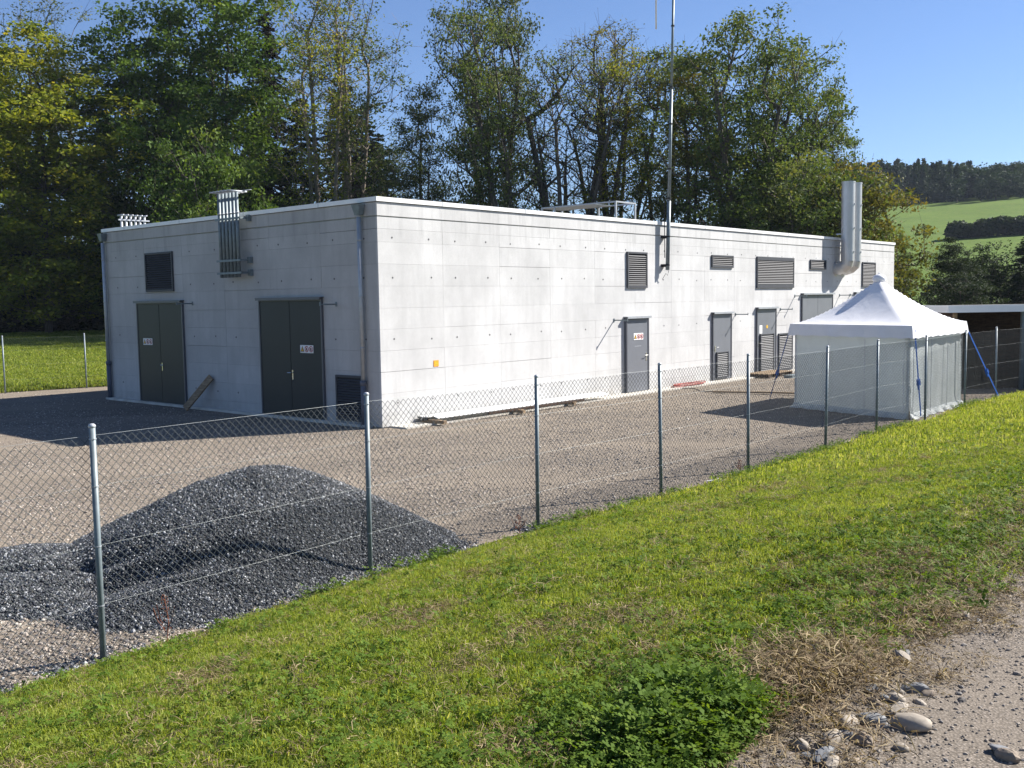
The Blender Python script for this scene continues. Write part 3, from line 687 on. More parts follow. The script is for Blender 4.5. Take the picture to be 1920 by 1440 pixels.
# red hose
b = MB()
for k in range(5):
    n_ = 34; t = np.linspace(0, 2*math.pi*1.15, n_); rx = .75+.15*rp.random(); ry = .16+.05*rp.random()
    b.tube(np.stack([rx*np.cos(t+k)+rp.normal(0, .01, n_)+.04*k, ry*np.sin(t+k), .05+.012*k+.012*np.sin(3*t)+0*t], -1), .009, 5)
o = b.build('hose', M['red']); o.location = in_bld(11.95, -.28, 0); o.rotation_euler = (0, 0, RZ); tag(o, 'loosely coiled red hose on the paving strip between two small doors', 'hose')
b = MB(); t = np.linspace(0, 1, 22)
b.tube(np.stack([5.0+.9*t, 29.2-1.5*t, .02+.02*np.sin(9*t)], -1)+np.stack([.1*np.sin(7*t), .08*np.cos(5*t), 0*t], -1), .012, 5)
tag(b.build('cable', M['black']), 'thin dark cable running from the red hose across the gravel', 'cable')
# poles on the gravel
for i, (p0, p1, zl, r_, lb) in enumerate((((5.6, 27.70), (7.05, 27.25), .05, .035, 'long thin wooden lath on the gravel left of the tent'), ((6.75, 27.30), (8.9, 26.25), .06, .045, 'pale wooden batten on the gravel running behind the tent'))):
    b = MB(); p0 = np.array([*p0, zl]); p1 = np.array([*p1, zl]); ax = (p1-p0)/2; wv = np.array([-ax[1], ax[0], 0]); wv = wv/np.linalg.norm(wv)*r_
    b.obox((p0+p1)/2, ax, wv, (0, 0, .022)); tag(b.build('batten', M['timber']), lb, 'wooden batten')
# pallet
pa = thing('pallet', 'broken wooden pallet lying by the third grey door', 'pallet', in_bld(15.9, -.95, .0), RZ+.03)
for k in range(5):
    b = MB(); b.box(0, 1.9, k*.17, k*.17+.10, .125, .147); b.build('board', M['timber'], pa)
for x in (0, .9, 1.8):
    b = MB(); b.box(x, x+.10, 0, .78, .02, .124); b.build('bearer', M['timber_dark'], pa)
b = MB(); b.box(0, 1.0, 0, .3, .0, .09); o = b.build('concrete_block', M['galv']); o.location = in_bld(16.4, -1.55, 0); o.rotation_euler = (0, 0, RZ); tag(o, 'small grey slab on the gravel in front of the pallet', 'slab')
# litter
b = MB(); V = [(0, 0, .01), (.20, .03, .04), (.30, -.08, .015), (.12, -.13, .03), (.33, .06, .02)]
b.add(V, [(0, 3, 1), (1, 3, 2), (1, 2, 4)]); b.add([(x, y, z+.006) for x, y, z in V], [(0, 1, 3), (1, 2, 3), (1, 4, 2)]); o = b.build('paper_scrap', M['paper']); o.location = (2.80, 14.32, .01)
tag(o, 'crumpled white scrap of paper at the foot of the grass bank', 'litter')

# ------------------------------------------------------------------ fences
def chain_fence(root, pts, H, w=.07, r_wire=.0024, sides=3, zb=.03, ztop=None, bankside=True, wires=(.42, .88, 1.34)):
    pts = np.asarray(pts, float); seg = np.hypot(*np.diff(pts, axis=0).T); cu = np.r_[0, np.cumsum(seg)]; L_ = cu[-1]
    zt = ztop or H-.07; nz = int((zt-zb)/(w/2)); z = zb+np.arange(nz+1)*w/2
    k = np.arange(int(L_/(w/2))); base = (k+.5)*w/2
    ph = (np.arange(nz+1)[None, :]+k[:, None]) % 2
    U = base[:, None]+np.where(ph == 0, -w/4, w/4)
    Zz = np.tile(z[None, :], (len(k), 1)); O = np.where(ph == 0, .004, -.004)
    PX = np.interp(U, cu, pts[:, 0]); PY = np.interp(U, cu, pts[:, 1])
    # each segment of wire: small triangular prism
    A = np.stack([PX[:, :-1], PY[:, :-1], Zz[:, :-1]], -1).reshape(-1, 3); B = np.stack([PX[:, 1:], PY[:, 1:], Zz[:, 1:]], -1).reshape(-1, 3)
    t = B-A; t /= np.linalg.norm(t, axis=1)[:, None]; ref = np.array([.66, -.75, 0.]); a = np.cross(t, ref); a /= np.linalg.norm(a, axis=1)[:, None]; b_ = np.cross(t, a)
    an = np.arange(sides)*2*math.pi/sides; ring = r_wire*(np.cos(an)[None, :, None]*a[:, None]+np.sin(an)[None, :, None]*b_[:, None])
    V = np.concatenate([A[:, None]+ring, B[:, None]+ring], 1).reshape(-1, 3); n_ = len(A); o_ = np.arange(n_)[:, None]*2*sides
    F = np.concatenate([np.stack([o_[:, 0]+j, o_[:, 0]+(j+1) % sides, o_[:, 0]+sides+(j+1) % sides, o_[:, 0]+sides+j], -1) for j in range(sides)])
    m_ = link(bpy.data.objects.new('wire_mesh', np_mesh('wire_mesh', V, F, M['wire'])), root); m_['kind'] = 'stuff'
    # knuckles at the top
    kb = MB()
    for z_ in wires+(zt-.005,):
        b = MB(); b.tube([(*q, z_) for q in pts], .0010, 5); b.build('line_wire', M['wire_bright'], root)
M['wire'] = plain('mesh_wire', (.065, .075, .075), .5, .3, .1)
M['wire_bright'] = plain('line_wire', (.20, .22, .22), .5, .4, .3)
fpost = MB(); fpost.tube([(0, 0, -.3), (0, 0, 1.80)], .024, 12)
pm = fpost.mesh('post', M['galv'], True)
capb = MB(); capb.sphere((0, 0, 1.80), .028, 0, 12, 6, (1, 1, .8)); cm = capb.mesh('cap', M['galv_light'], True)
tyb = MB()
for z in (.42, .88, 1.34, 1.70): tyb.tube([(0, 0, z), (0, 0, z+.008)], .0275, 10)
tm = tyb.mesh('wire_tie', M['galv_light'])
mkb = MB()     # wire lugs up the post
for z in np.arange(.1, 1.75, .07): mkb.tube([(-.02, .018, z), (.02, .022, z+.035)], .003, 4)
mk = mkb.mesh('lug', M['wire'])
nf = thing('chain_link_fence', 'near chain-link fence along the foot of the grass bank', 'fence')
for i, (x, y) in enumerate(FP):
    zz = 0.0
    po = link(bpy.data.objects.new('post', pm), nf); po.location = (x, y, zz); po.rotation_euler = (rp.normal(0, .006), rp.normal(0, .006), .8)
    for nm, me_ in (('cap', cm), ('wire_tie', tm), ('lug', mk)):
        c = link(bpy.data.objects.new(nm, me_), po)
        if nm == 'lug': c['kind'] = 'stuff'
chain_fence(nf, FP+np.array([-.022, .019]), 1.8)
ff = thing('chain_link_fence', 'far chain-link fence between the yard and the lawn on the left', 'fence')
fpts = [FF+FE*2.45*k for k in range(-4, 8)]
for x, y in fpts:
    po = link(bpy.data.objects.new('post', pm), ff); po.location = (x, y, 0); link(bpy.data.objects.new('cap', cm), po)
chain_fence(ff, fpts, 1.8, w=.10, r_wire=.0012)

# ------------------------------------------------------------------ tent
tl, tm_, tr = np.array([6.80, 23.95]), np.array([8.50, 21.20]), np.array([10.88, 24.0]); tb = tl+tr-tm_
tent = thing('party_tent', 'small white peaked tent with closed side walls behind the fence', 'tent', (*((tl+tr)/2), 0))
tc0 = (tl+tr)/2
def tp(u, v): # u along M->R, v along M->L, -1..1
    return tc0+(tr-tm_)/2*u+(tl-tm_)/2*v
EZ = 2.02; PZ = 3.12
n_ = 40; uu_ = np.linspace(-1, 1, n_+1); U, Vv = np.meshgrid(uu_, uu_, indexing='ij'); rho = np.maximum(abs(U), abs(Vv))
ov = 1.045; P = tc0[None, None]*0+((tr-tm_)/2)[None, None]*U[..., None]*ov+((tl-tm_)/2)[None, None]*Vv[..., None]*ov
Zt = EZ+(PZ-EZ)*(np.clip(1-rho, 0, 1)**1.45)*.97+.012*np.sin(rho*20)*(1-rho)*0-.03*(1-(np.minimum(abs(U), abs(Vv))/np.maximum(rho, .01))**2)*(rho)*(1-rho)*2
Vt = np.concatenate([P, Zt[..., None]], -1).reshape(-1, 3); i_ = np.arange((n_+1)**2).reshape(n_+1, n_+1)
Ft = np.stack([i_[:-1, :-1], i_[1:, :-1], i_[1:, 1:], i_[:-1, 1:]], -1).reshape(-1, 4)
link(bpy.data.objects.new('canopy', np_mesh('canopy', Vt, Ft, M['canvas'], smooth=False)), tent)
b = MB(); b.sphere((0, 0, PZ-.06), .16, 0, 14, 8, (1, 1, .75)); b.sphere((.0, 0, PZ+.075), .02); b.build('peak_cap', M['canvas'], tent, True)
def cor(u, v, k=ov): q = ((tr-tm_)/2)*u*k+((tl-tm_)/2)*v*k; return np.array([q[0], q[1], 0])
for (a, c) in (((-1, -1), (1, -1)), ((-1, -1), (-1, 1)), ((1, -1), (1, 1)), ((-1, 1), (1, 1))):
    A = cor(*a); B = cor(*c); A2 = cor(*a, 1.075); B2 = cor(*c, 1.075); k = 24; V = []
    for i in range(k+1):
        t = i/k; sag = .012*math.sin(i*2.1)
        for z, f in ((EZ+.002, 0), (EZ-.11, .5), (EZ-.27+sag, 1.0)):
            p0 = A+(B-A)*t; p1 = A2+(B2-A2)*t; q = p0+(p1-p0)*f*(1+.3*math.sin(i*1.3)); V.append((q[0], q[1], z))
    F = [(i*3+j, (i+1)*3+j, (i+1)*3+j+1, i*3+j+1) for i in range(k) for j in range(2)]
    b = MB(); b.add(V, F); b.build('valance', M['canvas'], tent, True)
    A = cor(*a, .985); B = cor(*c, .985); V = []; k = 60; nn = np.array([(B-A)[1], -(B-A)[0], 0]); nn /= np.linalg.norm(nn)
    if nn@A < 0: nn = -nn
    ph = rp.random()*6
    for i in range(k+1):
        t = i/k
        for z in np.linspace(EZ-.03, .01, 9):
            wv = (.006*math.sin(t*38+ph)+.016*math.sin(t*13+ph*2+z*.4))*(.3+.7*(1-z/2)) + (.05*math.exp(-(z/.12)**2)*(1+math.sin(t*17)))*.6
            q = A+(B-A)*t+nn*wv; V.append((q[0], q[1], z))
    F = [(i*9+j, (i+1)*9+j, (i+1)*9+j+1, i*9+j+1) for i in range(k) for j in range(8)]
    b = MB(); b.add(V, F); b.build('side_wall', M['canvas_wall'], tent, True)
for u_, v_ in ((-1, -1), (1, -1), (-1, 1), (1, 1)):
    q = cor(u_, v_, .965); b = MB(); b.box(q[0]-.02, q[0]+.02, q[1]-.02, q[1]+.02, 0, EZ-.02); b.build('leg', M['galv_light'], tent)
# seams and ground skirt of the side walls
for (a, c) in (((-1, -1), (1, -1)), ((-1, -1), (-1, 1))):
    A = cor(*a, .985); B = cor(*c, .985); nn = np.array([(B-A)[1], -(B-A)[0], 0]); nn /= np.linalg.norm(nn); nn = nn if nn@A > 0 else -nn
    b = MB()
    for t in (.03, .35, .67, .97): q = A+(B-A)*t+nn*.055; b.tube([(q[0], q[1], .06), (q[0], q[1], EZ-.33)], .007, 5)
    b.build('seam', M['canvas'], tent)
    k = 50; V = []
    for i in range(k+1):
        t = i/k
        for f, z in ((.03, .13), (.09+.03*math.sin(i*1.7), .05+.02*math.sin(i*.9)), (.13+.04*math.sin(i*.8)+.03*math.sin(i*2.3), .012)): q = A+(B-A)*t+nn*f; V.append((q[0], q[1], z))
    b = MB(); b.add(V, [(i*3+j, (i+1)*3+j, (i+1)*3+j+1, i*3+j+1) for i in range(k) for j in range(2)]); b.build('skirt', M['canvas_wall'], tent, True)
def strap(p0, p1, label, ratchet=.6):
    p0 = np.array(p0); p1 = np.array(p1); b = MB(); ax = (p1-p0)/2; wv = np.cross(ax, (.5, -.8, .1)); wv = wv/np.linalg.norm(wv)*.022; tv = np.cross(ax, wv); tv = tv/np.linalg.norm(tv)*.002
    b.obox((p0+p1)/2, ax, wv, tv); c = p0+(p1-p0)*ratchet
    b.obox(c, ax/np.linalg.norm(ax)*.07, wv*1.6, tv*14); b.obox(c+np.array([0, 0, -.08]), ax/np.linalg.norm(ax)*.09, wv*.8, tv*6+wv*.3)
    o = b.build('tension_strap', M['blue'], tent); o['label'] = label
T0 = np.array([*tc0, 0])
strap(cor(-1, 1)*1.0+np.array([0, 0, EZ-.1]), np.array([6.55, 25.3, .02])-T0+np.array([.1, .3, 0]), 'blue strap at the left tent corner')
strap(cor(-1, -1)+np.array([.08, .05, EZ-.1]), np.array([8.86, 21.45, .05])-T0, 'blue strap at the near tent corner')
strap(cor(1, -1)+np.array([.05, 0, EZ-.25]), np.array([12.45, 25.35, .05])-T0, 'blue strap at the right tent corner')

# ------------------------------------------------------------------ shed
sh = thing('open_shed', 'open timber shelter with a flat pale-edged roof right of the tent', 'shed', (12.25, 27.6, 0), R(2))
b = MB(); b.box(-.25, 6.2, -.25, 2.7, 2.24, 2.33); b.build('roof', M['roofing'], sh)
b = MB(); b.box(-.28, 6.2, -.285, -.255, 2.16, 2.36); b.box(-.285, -.255, -.25, 2.7, 2.16, 2.36); b.build('fascia', M['coping'], sh)
for k in range(26):
    b = MB(); b.box(k*.235, k*.235+.228, 2.40, 2.425, .05, 2.235); b.build('plank', M['timber_dark'], sh)
for k in range(10):
    b = MB(); b.box(-.0, .025, .05+k*.235, .05+k*.235+.228, .05, 2.235); b.build('plank', M['timber_dark'], sh)
for x in (.0, 1.92, 4.0, 6.0):
    b = MB(); b.box(x, x+.09, -.04, .05, 0, 2.235); b.build('post', M['timber'] if x == 0 else M['galv'], sh)
b = MB(); b.box(.1, 6, .3, 2.38, 0, .06); b.build('floor', M['soil'], sh)

# ------------------------------------------------------------------ trees
def prisms(A, B, ra, rb, n=5):
    t = B-A; t = t/(np.linalg.norm(t, axis=1)[:, None]+1e-9)
    ref = np.where(abs(t[:, 2:3]) < .9, np.array([[0, 0, 1.]]), np.array([[1., 0, 0]])); a = np.cross(t, ref); a /= np.linalg.norm(a, axis=1)[:, None]+1e-9; b = np.cross(t, a)
    an = np.arange(n)*2*math.pi/n; ring = np.cos(an)[None, :, None]*a[:, None]+np.sin(an)[None, :, None]*b[:, None]
    V = np.concatenate([A[:, None]+ra[:, None, None]*ring, B[:, None]+rb[:, None, None]*ring], 1).reshape(-1, 3)
    o = np.arange(len(A))*2*n
    F = np.concatenate([np.stack([o+j, o+(j+1) % n, o+n+(j+1) % n, o+n+j], -1) for j in range(n)])
    return V, F
def leaf_quads(C, r_, size, r3, flat=.7, droop=.0, asp=.5):
    n = len(C); vv = r_.normal(0, 1, (n, 3)); vv /= np.linalg.norm(vv, axis=1)[:, None]; P = C + vv*(r_.random((n, 1))**.45)*r3*1.9
    d = r_.normal(0, 1, (n, 3)); d[:, 2] = d[:, 2]*flat-droop; d /= np.linalg.norm(d, axis=1)[:, None]
    e = np.cross(d, r_.normal(0, 1, (n, 3))); e /= np.linalg.norm(e, axis=1)[:, None]+1e-9
    s = (size*r_.uniform(.6, 1.35, n))[:, None]
    V = np.stack([P-d*s*.5, P+e*s*asp*.5, P+d*s*.5, P-e*s*asp*.5], 1).reshape(-1, 3)
    return V, np.arange(4*n).reshape(n, 4)
def broadleaf(seed, H, W, stems=1, clear=.2, n=420, lobes=14, leaf=.2, per=34, rc=.5, spread=.25, topw=.55, botw=.7, dens=None, lean=0, base_r=.22, twig=1.0):
    r_ = np.random.default_rng(seed)
    # crown = union of lobes inside a profile
    zc = np.linspace(clear, .93, lobes)+r_.normal(0, .03, lobes); prof = np.interp(zc, [clear, .35+clear*.3, .62, .85, 1], [botw, 1, .95, topw, .2])
    ang = np.arange(lobes)*2.4+r_.random()*6; rad = W/2*prof*r_.uniform(.35, .75, lobes)
    C = np.stack([rad*np.cos(ang)+lean*zc, rad*np.sin(ang), zc*H], -1); lr = W/2*prof*r_.uniform(.35, .6, lobes)+.3
    C = np.vstack([C, np.stack([lean*zc[::2], 0*zc[::2], zc[::2]*H], -1)]); lr = np.r_[lr, (W/2*prof*.5+.3)[::2]]
    wgt = lr**2; k = r_.choice(len(C), n*2, p=wgt/wgt.sum()); v = r_.normal(0, 1, (n*2, 3)); v /= np.linalg.norm(v, axis=1)[:, None]
    A = C[k]+v*(lr[k]*r_.uniform(.45, 1.0, n*2)**.5)[:, None]*np.array([1, 1, 1.15]); A = A[(A[:, 2] > H*clear*.85) & (A[:, 2] < H)][:n]
    # skeleton
    nodes = []; par = []
    def addn(p, q): nodes.append(p); par.append(q); return len(nodes)-1
    for s in range(stems):
        a0 = r_.random()*6.28 if stems == 1 else 6.28*s/stems+r_.normal(0, .3); dirv = np.array([math.cos(a0), math.sin(a0), 0])
        off_ = dirv*(.25 if stems > 1 else 0); last = addn(off_+np.array([0, 0, -.2]), -1); sp = spread*W*r_.uniform(.5, 1.0) if stems > 1 else .04*W
        top = H*(.80 if stems == 1 else r_.uniform(.6, .85)); m_ = int(top/.7); wob = r_.normal(0, .05, (m_, 3)).cumsum(0)*.4
        for i in range(1, m_+1):
            t = i/m_; last = addn(off_+dirv*sp*t**1.3+np.array([lean*t*top/H, 0, t*top])+wob[i-1]*np.array([1, 1, 0]), last)
    NP = np.zeros((len(nodes)+len(A)*9, 3)); NP[:len(nodes)] = nodes; cnt = len(nodes); nst = cnt
    plen = np.zeros(len(NP)); 
    order = np.argsort(np.hypot(A[:, 0]-lean*A[:, 2]/H, A[:, 1])+.3*r_.random(len(A))*W/2)
    tips = []
    for ai in order:
        a = A[ai]; dv = NP[:cnt]-a; dist = np.sqrt((dv**2).sum(1)); hz = np.hypot(dv[:, 0], dv[:, 1])
        cost = dist+np.maximum(0, dv[:, 2]+.55*hz)*1.6+.25*plen[:cnt]+np.where(NP[:cnt, 2] < H*clear*.6, 4, 0); j = int(cost.argmin()); p0 = NP[j]
        m_ = max(1, min(8, int(dist[j]/.75))); pj = j
        for i in range(1, m_+1):
            t = i/m_; q = p0+(a-p0)*t; q[2] += -.12*dist[j]*math.sin(math.pi*t)*.8; 
            if i < m_: q = q+r_.normal(0, .05*min(dist[j], 2), 3)
            NP[cnt] = q; par.append(pj); plen[cnt] = plen[pj]+dist[j]/m_; pj = cnt; cnt += 1
        tips.append(pj)
    NP = NP[:cnt]; par = np.array(par); w_ = np.zeros(cnt); w_[tips] = 1
    for i in range(cnt-1, -1, -1):
        if par[i] >= 0: w_[par[i]] += w_[i]
    w_ = np.maximum(w_, .6); rad = base_r*(w_/w_.max())**.5; rad = np.maximum(rad, .011*twig)
    taper = np.ones(cnt); 
    ch = np.where(par >= 0)[0]; ra = np.minimum(rad[par[ch]], rad[ch]*1.6); rb = rad[ch]
    big = rb > .045
    V1, F1 = prisms(NP[par[ch]][big], NP[ch][big], ra[big], rb[big], 6); V2, F2 = prisms(NP[par[ch]][~big], NP[ch][~big], ra[~big], rb[~big], 3)
    # fine twigs at tips
    T = NP[tips]; kt = 3; tw = np.repeat(T, kt, 0); te = tw+r_.normal(0, .42, tw.shape)+np.array([0, 0, .18]); V3, F3 = prisms(tw, te, np.full(len(tw), .010*twig), np.full(len(tw), .005*twig), 3)
    V = np.vstack([V1, V2, V3]); F = np.vstack([F1, F2+len(V1), F3+len(V1)+len(V2)])
    dn = np.ones(len(T)) if dens is None else np.clip(dens(T[:, 2]/H, np.hypot(T[:, 0], T[:, 1])/(W/2)), 0, 1.5)
    per_ = np.maximum((per*dn*r_.uniform(.5, 1.4, len(T))).astype(int), 0)
    cid = np.repeat(np.arange(len(T)), per_); crc = rc*r_.uniform(.7, 1.25, len(T))
    LV, LF = leaf_quads(T[cid], r_, leaf, crc[cid][:, None]*np.array([[1, 1, .48]]), .6, .25)
    tone = .45+.17*r_.normal(0, 1, len(T))[cid]+.13*r_.normal(0, 1, len(cid))+.35*(T[cid][:, 2]/H-.5)  # random per clump and leaf, rising with height in the crown
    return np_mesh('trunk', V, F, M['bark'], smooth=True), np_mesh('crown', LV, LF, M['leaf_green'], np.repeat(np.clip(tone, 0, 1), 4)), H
def spruce(seed, H, W, n=46, mat='needle', sparse=1.0):
    r_ = np.random.default_rng(seed); A = []; B = []; ra = []; rb = []; C = []; D = []
    zs = np.linspace(.06*H, .99*H, 14); 
    A.append(np.array([0, 0, -.2])); B.append(np.array([0, 0, H*.5])); ra.append(.2); rb.append(.12); A.append(np.array([0, 0, H*.5])); B.append(np.array([0, 0, H])); ra.append(.12); rb.append(.015)
    for i in range(n):
        z = H*(.05+.94*(i/n)); rad = W/2*(1-z/H)**.8*r_.uniform(.8, 1.1)+.12
        for k in range(7):
            a = r_.random()*6.28; L_ = rad*r_.uniform(.6, 1.1); d = np.array([math.cos(a), math.sin(a), 0]); dz = -.25*L_ if z < .7*H else .05*L_
            e = np.array([0, 0, z])+d*L_+np.array([0, 0, dz]); A.append(np.array([0, 0, z])); B.append(e); ra.append(.03); rb.append(.008)
            m_ = max(2, int(L_*9*sparse))
            for q in range(m_):
                t = .2+.8*(q+r_.random())/m_; c = np.array([0, 0, z])+(e-np.array([0, 0, z]))*t+np.array([0, 0, .10*L_*math.sin(t*3.1)])
                C.append(c); D.append(d+np.array([-d[1], d[0], 0])*r_.choice([-1, 1])*r_.uniform(.2, 1.3)+np.array([0, 0, -.55]))
    C = np.array(C); D = np.array(D); C = np.repeat(C, 3, 0)+r_.normal(0, .07, (len(C)*3, 3)); D = np.repeat(D, 3, 0)+r_.normal(0, .35, (len(D)*3, 3)); D /= np.linalg.norm(D, axis=1)[:, None]
    E_ = np.cross(D, r_.normal(0, 1, D.shape)); E_ /= np.linalg.norm(E_, axis=1)[:, None]; s = r_.uniform(.22, .5, len(C))[:, None]
    V = np.stack([C-D*s*.2, C+E_*.07+D*s*.3, C+D*s*.8, C-E_*.07+D*s*.3], 1).reshape(-1, 3); tone = np.repeat(np.clip(r_.normal(.5, .22, len(C)), 0, 1), 4)
    TV, TF = prisms(np.array(A), np.array(B), np.array(ra), np.array(rb), 4)
    return np_mesh('trunk', TV, TF, M['bark'], smooth=True), np_mesh('crown', V, np.arange(len(V)).reshape(-1, 4), M[mat], tone), H

KIND = {
 'ash_full':  broadleaf(11, 20, 11, 1, .06, 430, 20, .27, 120, .62, botw=.85, topw=.7),
 'ash_big':   broadleaf(12, 22, 11.5, 2, .08, 460, 22, .27, 120, .62, botw=.8, topw=.75, spread=.15),
 'slender':   broadleaf(13, 20, 5.6, 3, .30, 300, 16, .16, 30, .42, spread=.22, topw=.8, botw=.45, base_r=.13),
 'airy':      broadleaf(14, 20, 7.5, 2, .22, 260, 14, .20, 84, .52, spread=.16, topw=.7, botw=.55),
 'fan':       broadleaf(15, 17, 8.0, 7, .38, 420, 18, .15, 16, .40, spread=.36, topw=1.0, botw=.45, base_r=.20, dens=lambda z, r: .2+1.6*np.clip(z-.55, 0, 1)*2),
 'round':     broadleaf(16, 17, 11.5, 4, .20, 400, 20, .21, 90, .56, spread=.30, topw=.9, botw=.75, base_r=.26),
 'bushy':     broadleaf(17, 9, 7.5, 3, .05, 230, 13, .21, 100, .52, spread=.3, topw=.8, botw=.95, base_r=.14),
 'leaner':    broadleaf(18, 18, 6.5, 2, .33, 320, 16, .18, 32, .40, spread=.14, topw=1.0, botw=.5, lean=3.2),
 'spruce':    spruce(21, 17, 6.2),
 'spruce_thin': spruce(22, 20, 6.0, 56, 'needle_brown', 1.1),
}
used = set()
def tree(kind, px, Rr, top, label, mat=None, name='deciduous_tree', group='trees behind the building', rot=None, sx=1.0, bark=None, cat='tree', basez=None):
    t_, c_, H = KIND[kind]; x = (px-960)/FPX*Rr; y = Rr; z = G(x, y) if basez is None else basez
    hor = 577.5-.0158*px; zt = EYE+(hor-top)/FPX*Rr; s = (zt-z)/H
    o = thing(name, label, cat, (x, y, z), rot if rot is not None else rp.random()*6.28, group); o.scale = (s*sx, s*sx, s)
    a = link(bpy.data.objects.new('trunk', t_), o); b = link(bpy.data.objects.new('crown', c_), o)
    if mat: b.material_slots[0].link = 'OBJECT'; b.material_slots[0].material = M[mat]
    if bark: a.material_slots[0].link = 'OBJECT'; a.material_slots[0].material = M[bark]
    return o
tree('ash_full', 95, 60, 62, 'yellow-green leafy ash at the far left edge of the photo', 'leaf_yellow', rot=.5, sx=1.3)
tree('ash_full', -120, 58, 120, 'yellow-green tree cut by the left edge of the photo', 'leaf_yellow', rot=2.6)
tree('slender', 120, 78, -10, 'thinly leaved tree rising behind the yellow-green ash', 'leaf_grey', rot=1.1, sx=1.15)
tree('airy', 20, 74, 40, 'sparse tree behind the yellow ash at the upper left corner', 'leaf_olive', rot=4.0)
tree('ash_big', 300, 63, 15, 'large dark green ash right of the yellow-green one', 'leaf_green', rot=.3)
tree('ash_big', 425, 65, -85, 'tallest dark green leafy tree, its top cut by the frame', 'leaf_green', rot=2.2)
tree('bushy', 400, 55, 258, 'low dark green tree in front of the tall ash, above the vent pipes', 'leaf_green', rot=1.0, sx=.75)
tree('spruce_thin', 520, 69, 25, 'dark brownish spruce with a pointed top against the sky', None, 'spruce_tree', rot=0)
tree('spruce', 578, 63, 185, 'dense dark green spruce in front of the brownish spruce', None, 'spruce_tree', rot=1, sx=1.25)
tree('spruce', 690, 74, 200, 'dark spruce deep behind the slender tree with the cut top', None, 'spruce_tree', rot=1.7, sx=1.4)
tree('spruce', 488, 68, 215, 'dark spruce left of the dense spruce, half hidden by ash leaves', None, 'spruce_tree', rot=2, sx=.9)
tree('spruce_thin', 655, 71, 150, 'dim spruce behind the slender pale-stemmed trees', None, 'spruce_tree', rot=3, sx=1.5)
tree('spruce', 215, 74, 180, 'dark spruce in the gap between the yellow and the dark ash', None, 'spruce_tree', rot=2.4)
tree('slender', 612, 60, -70, 'slender pale-stemmed tree just right of the pointed spruce', 'leaf_yellow', rot=.0, bark='bark_light', sx=1.0)
tree('slender', 672, 62, -95, 'slender pale-stemmed tree with its top cut by the frame', 'leaf_olive', rot=2.0, bark='bark_light', sx=1.0)
tree('airy', 745, 64, 262, 'low sparse tree left of the wide sky gap', 'leaf_grey', rot=1.2, sx=1.15)
tree('airy', 800, 60, 150, 'dark airy tree above the front corner of the building', 'leaf_grey', rot=5.1, sx=.85)
tree('round', 930, 62, -5, 'tall dark tree with a broad crown left of the forked slender one', 'leaf_grey', rot=2.2, sx=.56)
tree('leaner', 985, 56, 5, 'tall forked tree with sparse top in the middle of the row', 'leaf_olive', rot=3.1, sx=.85)
tree('fan', 1065, 57, 105, 'many-stemmed tree with bare branches spread like a fan', 'leaf_olive', rot=.4, sx=1.05)
tree('fan', 1150, 60, 62, 'many-stemmed tree with a yellowish top left of the mast', 'leaf_ochre', rot=1.9, sx=.95)
tree('leaner', 1105, 58, 95, 'leaning tree with a yellow-green top left of the mast', 'leaf_yellow', rot=.1, sx=.8)
tree('airy', 1245, 60, 75, 'dark tree directly behind the mast', 'leaf_olive', rot=2.8, sx=.95)
tree('airy', 1300, 57, 82, 'ochre tinged tree right of the mast', 'leaf_ochre', rot=.9, sx=.95)
tree('round', 1395, 54, 48, 'large round-crowned many-stemmed tree behind the roof', 'leaf_olive', rot=.6, sx=.86)
tree('round', 1470, 58, 100, 'wide tree at the right of the large round-crowned one', 'leaf_olive', rot=3.6, sx=.70)
tree('airy', 1555, 60, 205, 'smaller tree at the right end of the tall row', 'leaf_ochre', rot=2.4, sx=.8)
tree('bushy', 1520, 50, 300, 'bushy tree behind the roof left of the flue pipes', 'leaf_olive', rot=2, sx=.9)
tree('bushy', 1615, 51, 318, 'bushy ochre-green tree behind the flue pipes', 'leaf_ochre', rot=.4, sx=.85, group=None)
tree('bushy', 1445, 52, 345, 'low bushy tree over the roof line, right of the mast', 'leaf_olive', rot=5, sx=.9)
tree('airy', 1692, 54, 432, 'light green sapling by the right end of the building', 'leaf_olive', rot=1.5, sx=.75)
tree('ash_full', 1785, 55, 448, 'dark tree behind the tent, left of the shed', 'hedge_leaf', rot=1.5, sx=1.25, group='trees behind the shed')
tree('bushy', 1850, 58, 462, 'dark rounded tree behind the shed', 'hedge_leaf', rot=3.5, sx=1.2, group='trees behind the shed')
tree('bushy', 1805, 50, 515, 'low dark bush between the tent and the meadow', 'hedge_leaf', rot=.5, sx=1.3, group='trees behind the shed')
tree('spruce', 1918, 56, 440, 'dark conifer at the right edge behind the shed', 'needle', 'spruce_tree', 'trees behind the shed', sx=1.5)
tree('ash_full', 1960, 60, 450, 'dark tree cut by the right edge behind the shed', 'hedge_leaf', rot=5, sx=1.3, group='trees behind the shed')

tree('spruce', 60, 80, 205, 'dark conifer deep behind the yellow-green ash', None, 'spruce_tree', rot=1.4, sx=1.3)
tree('spruce', 345, 78, 150, 'dark conifer deep behind the large dark ash', None, 'spruce_tree', rot=.4, sx=1.3)
tree('spruce', 720, 70, 250, 'dark conifer low in the gap behind the slender trees', None, 'spruce_tree', rot=.9, sx=1.2)

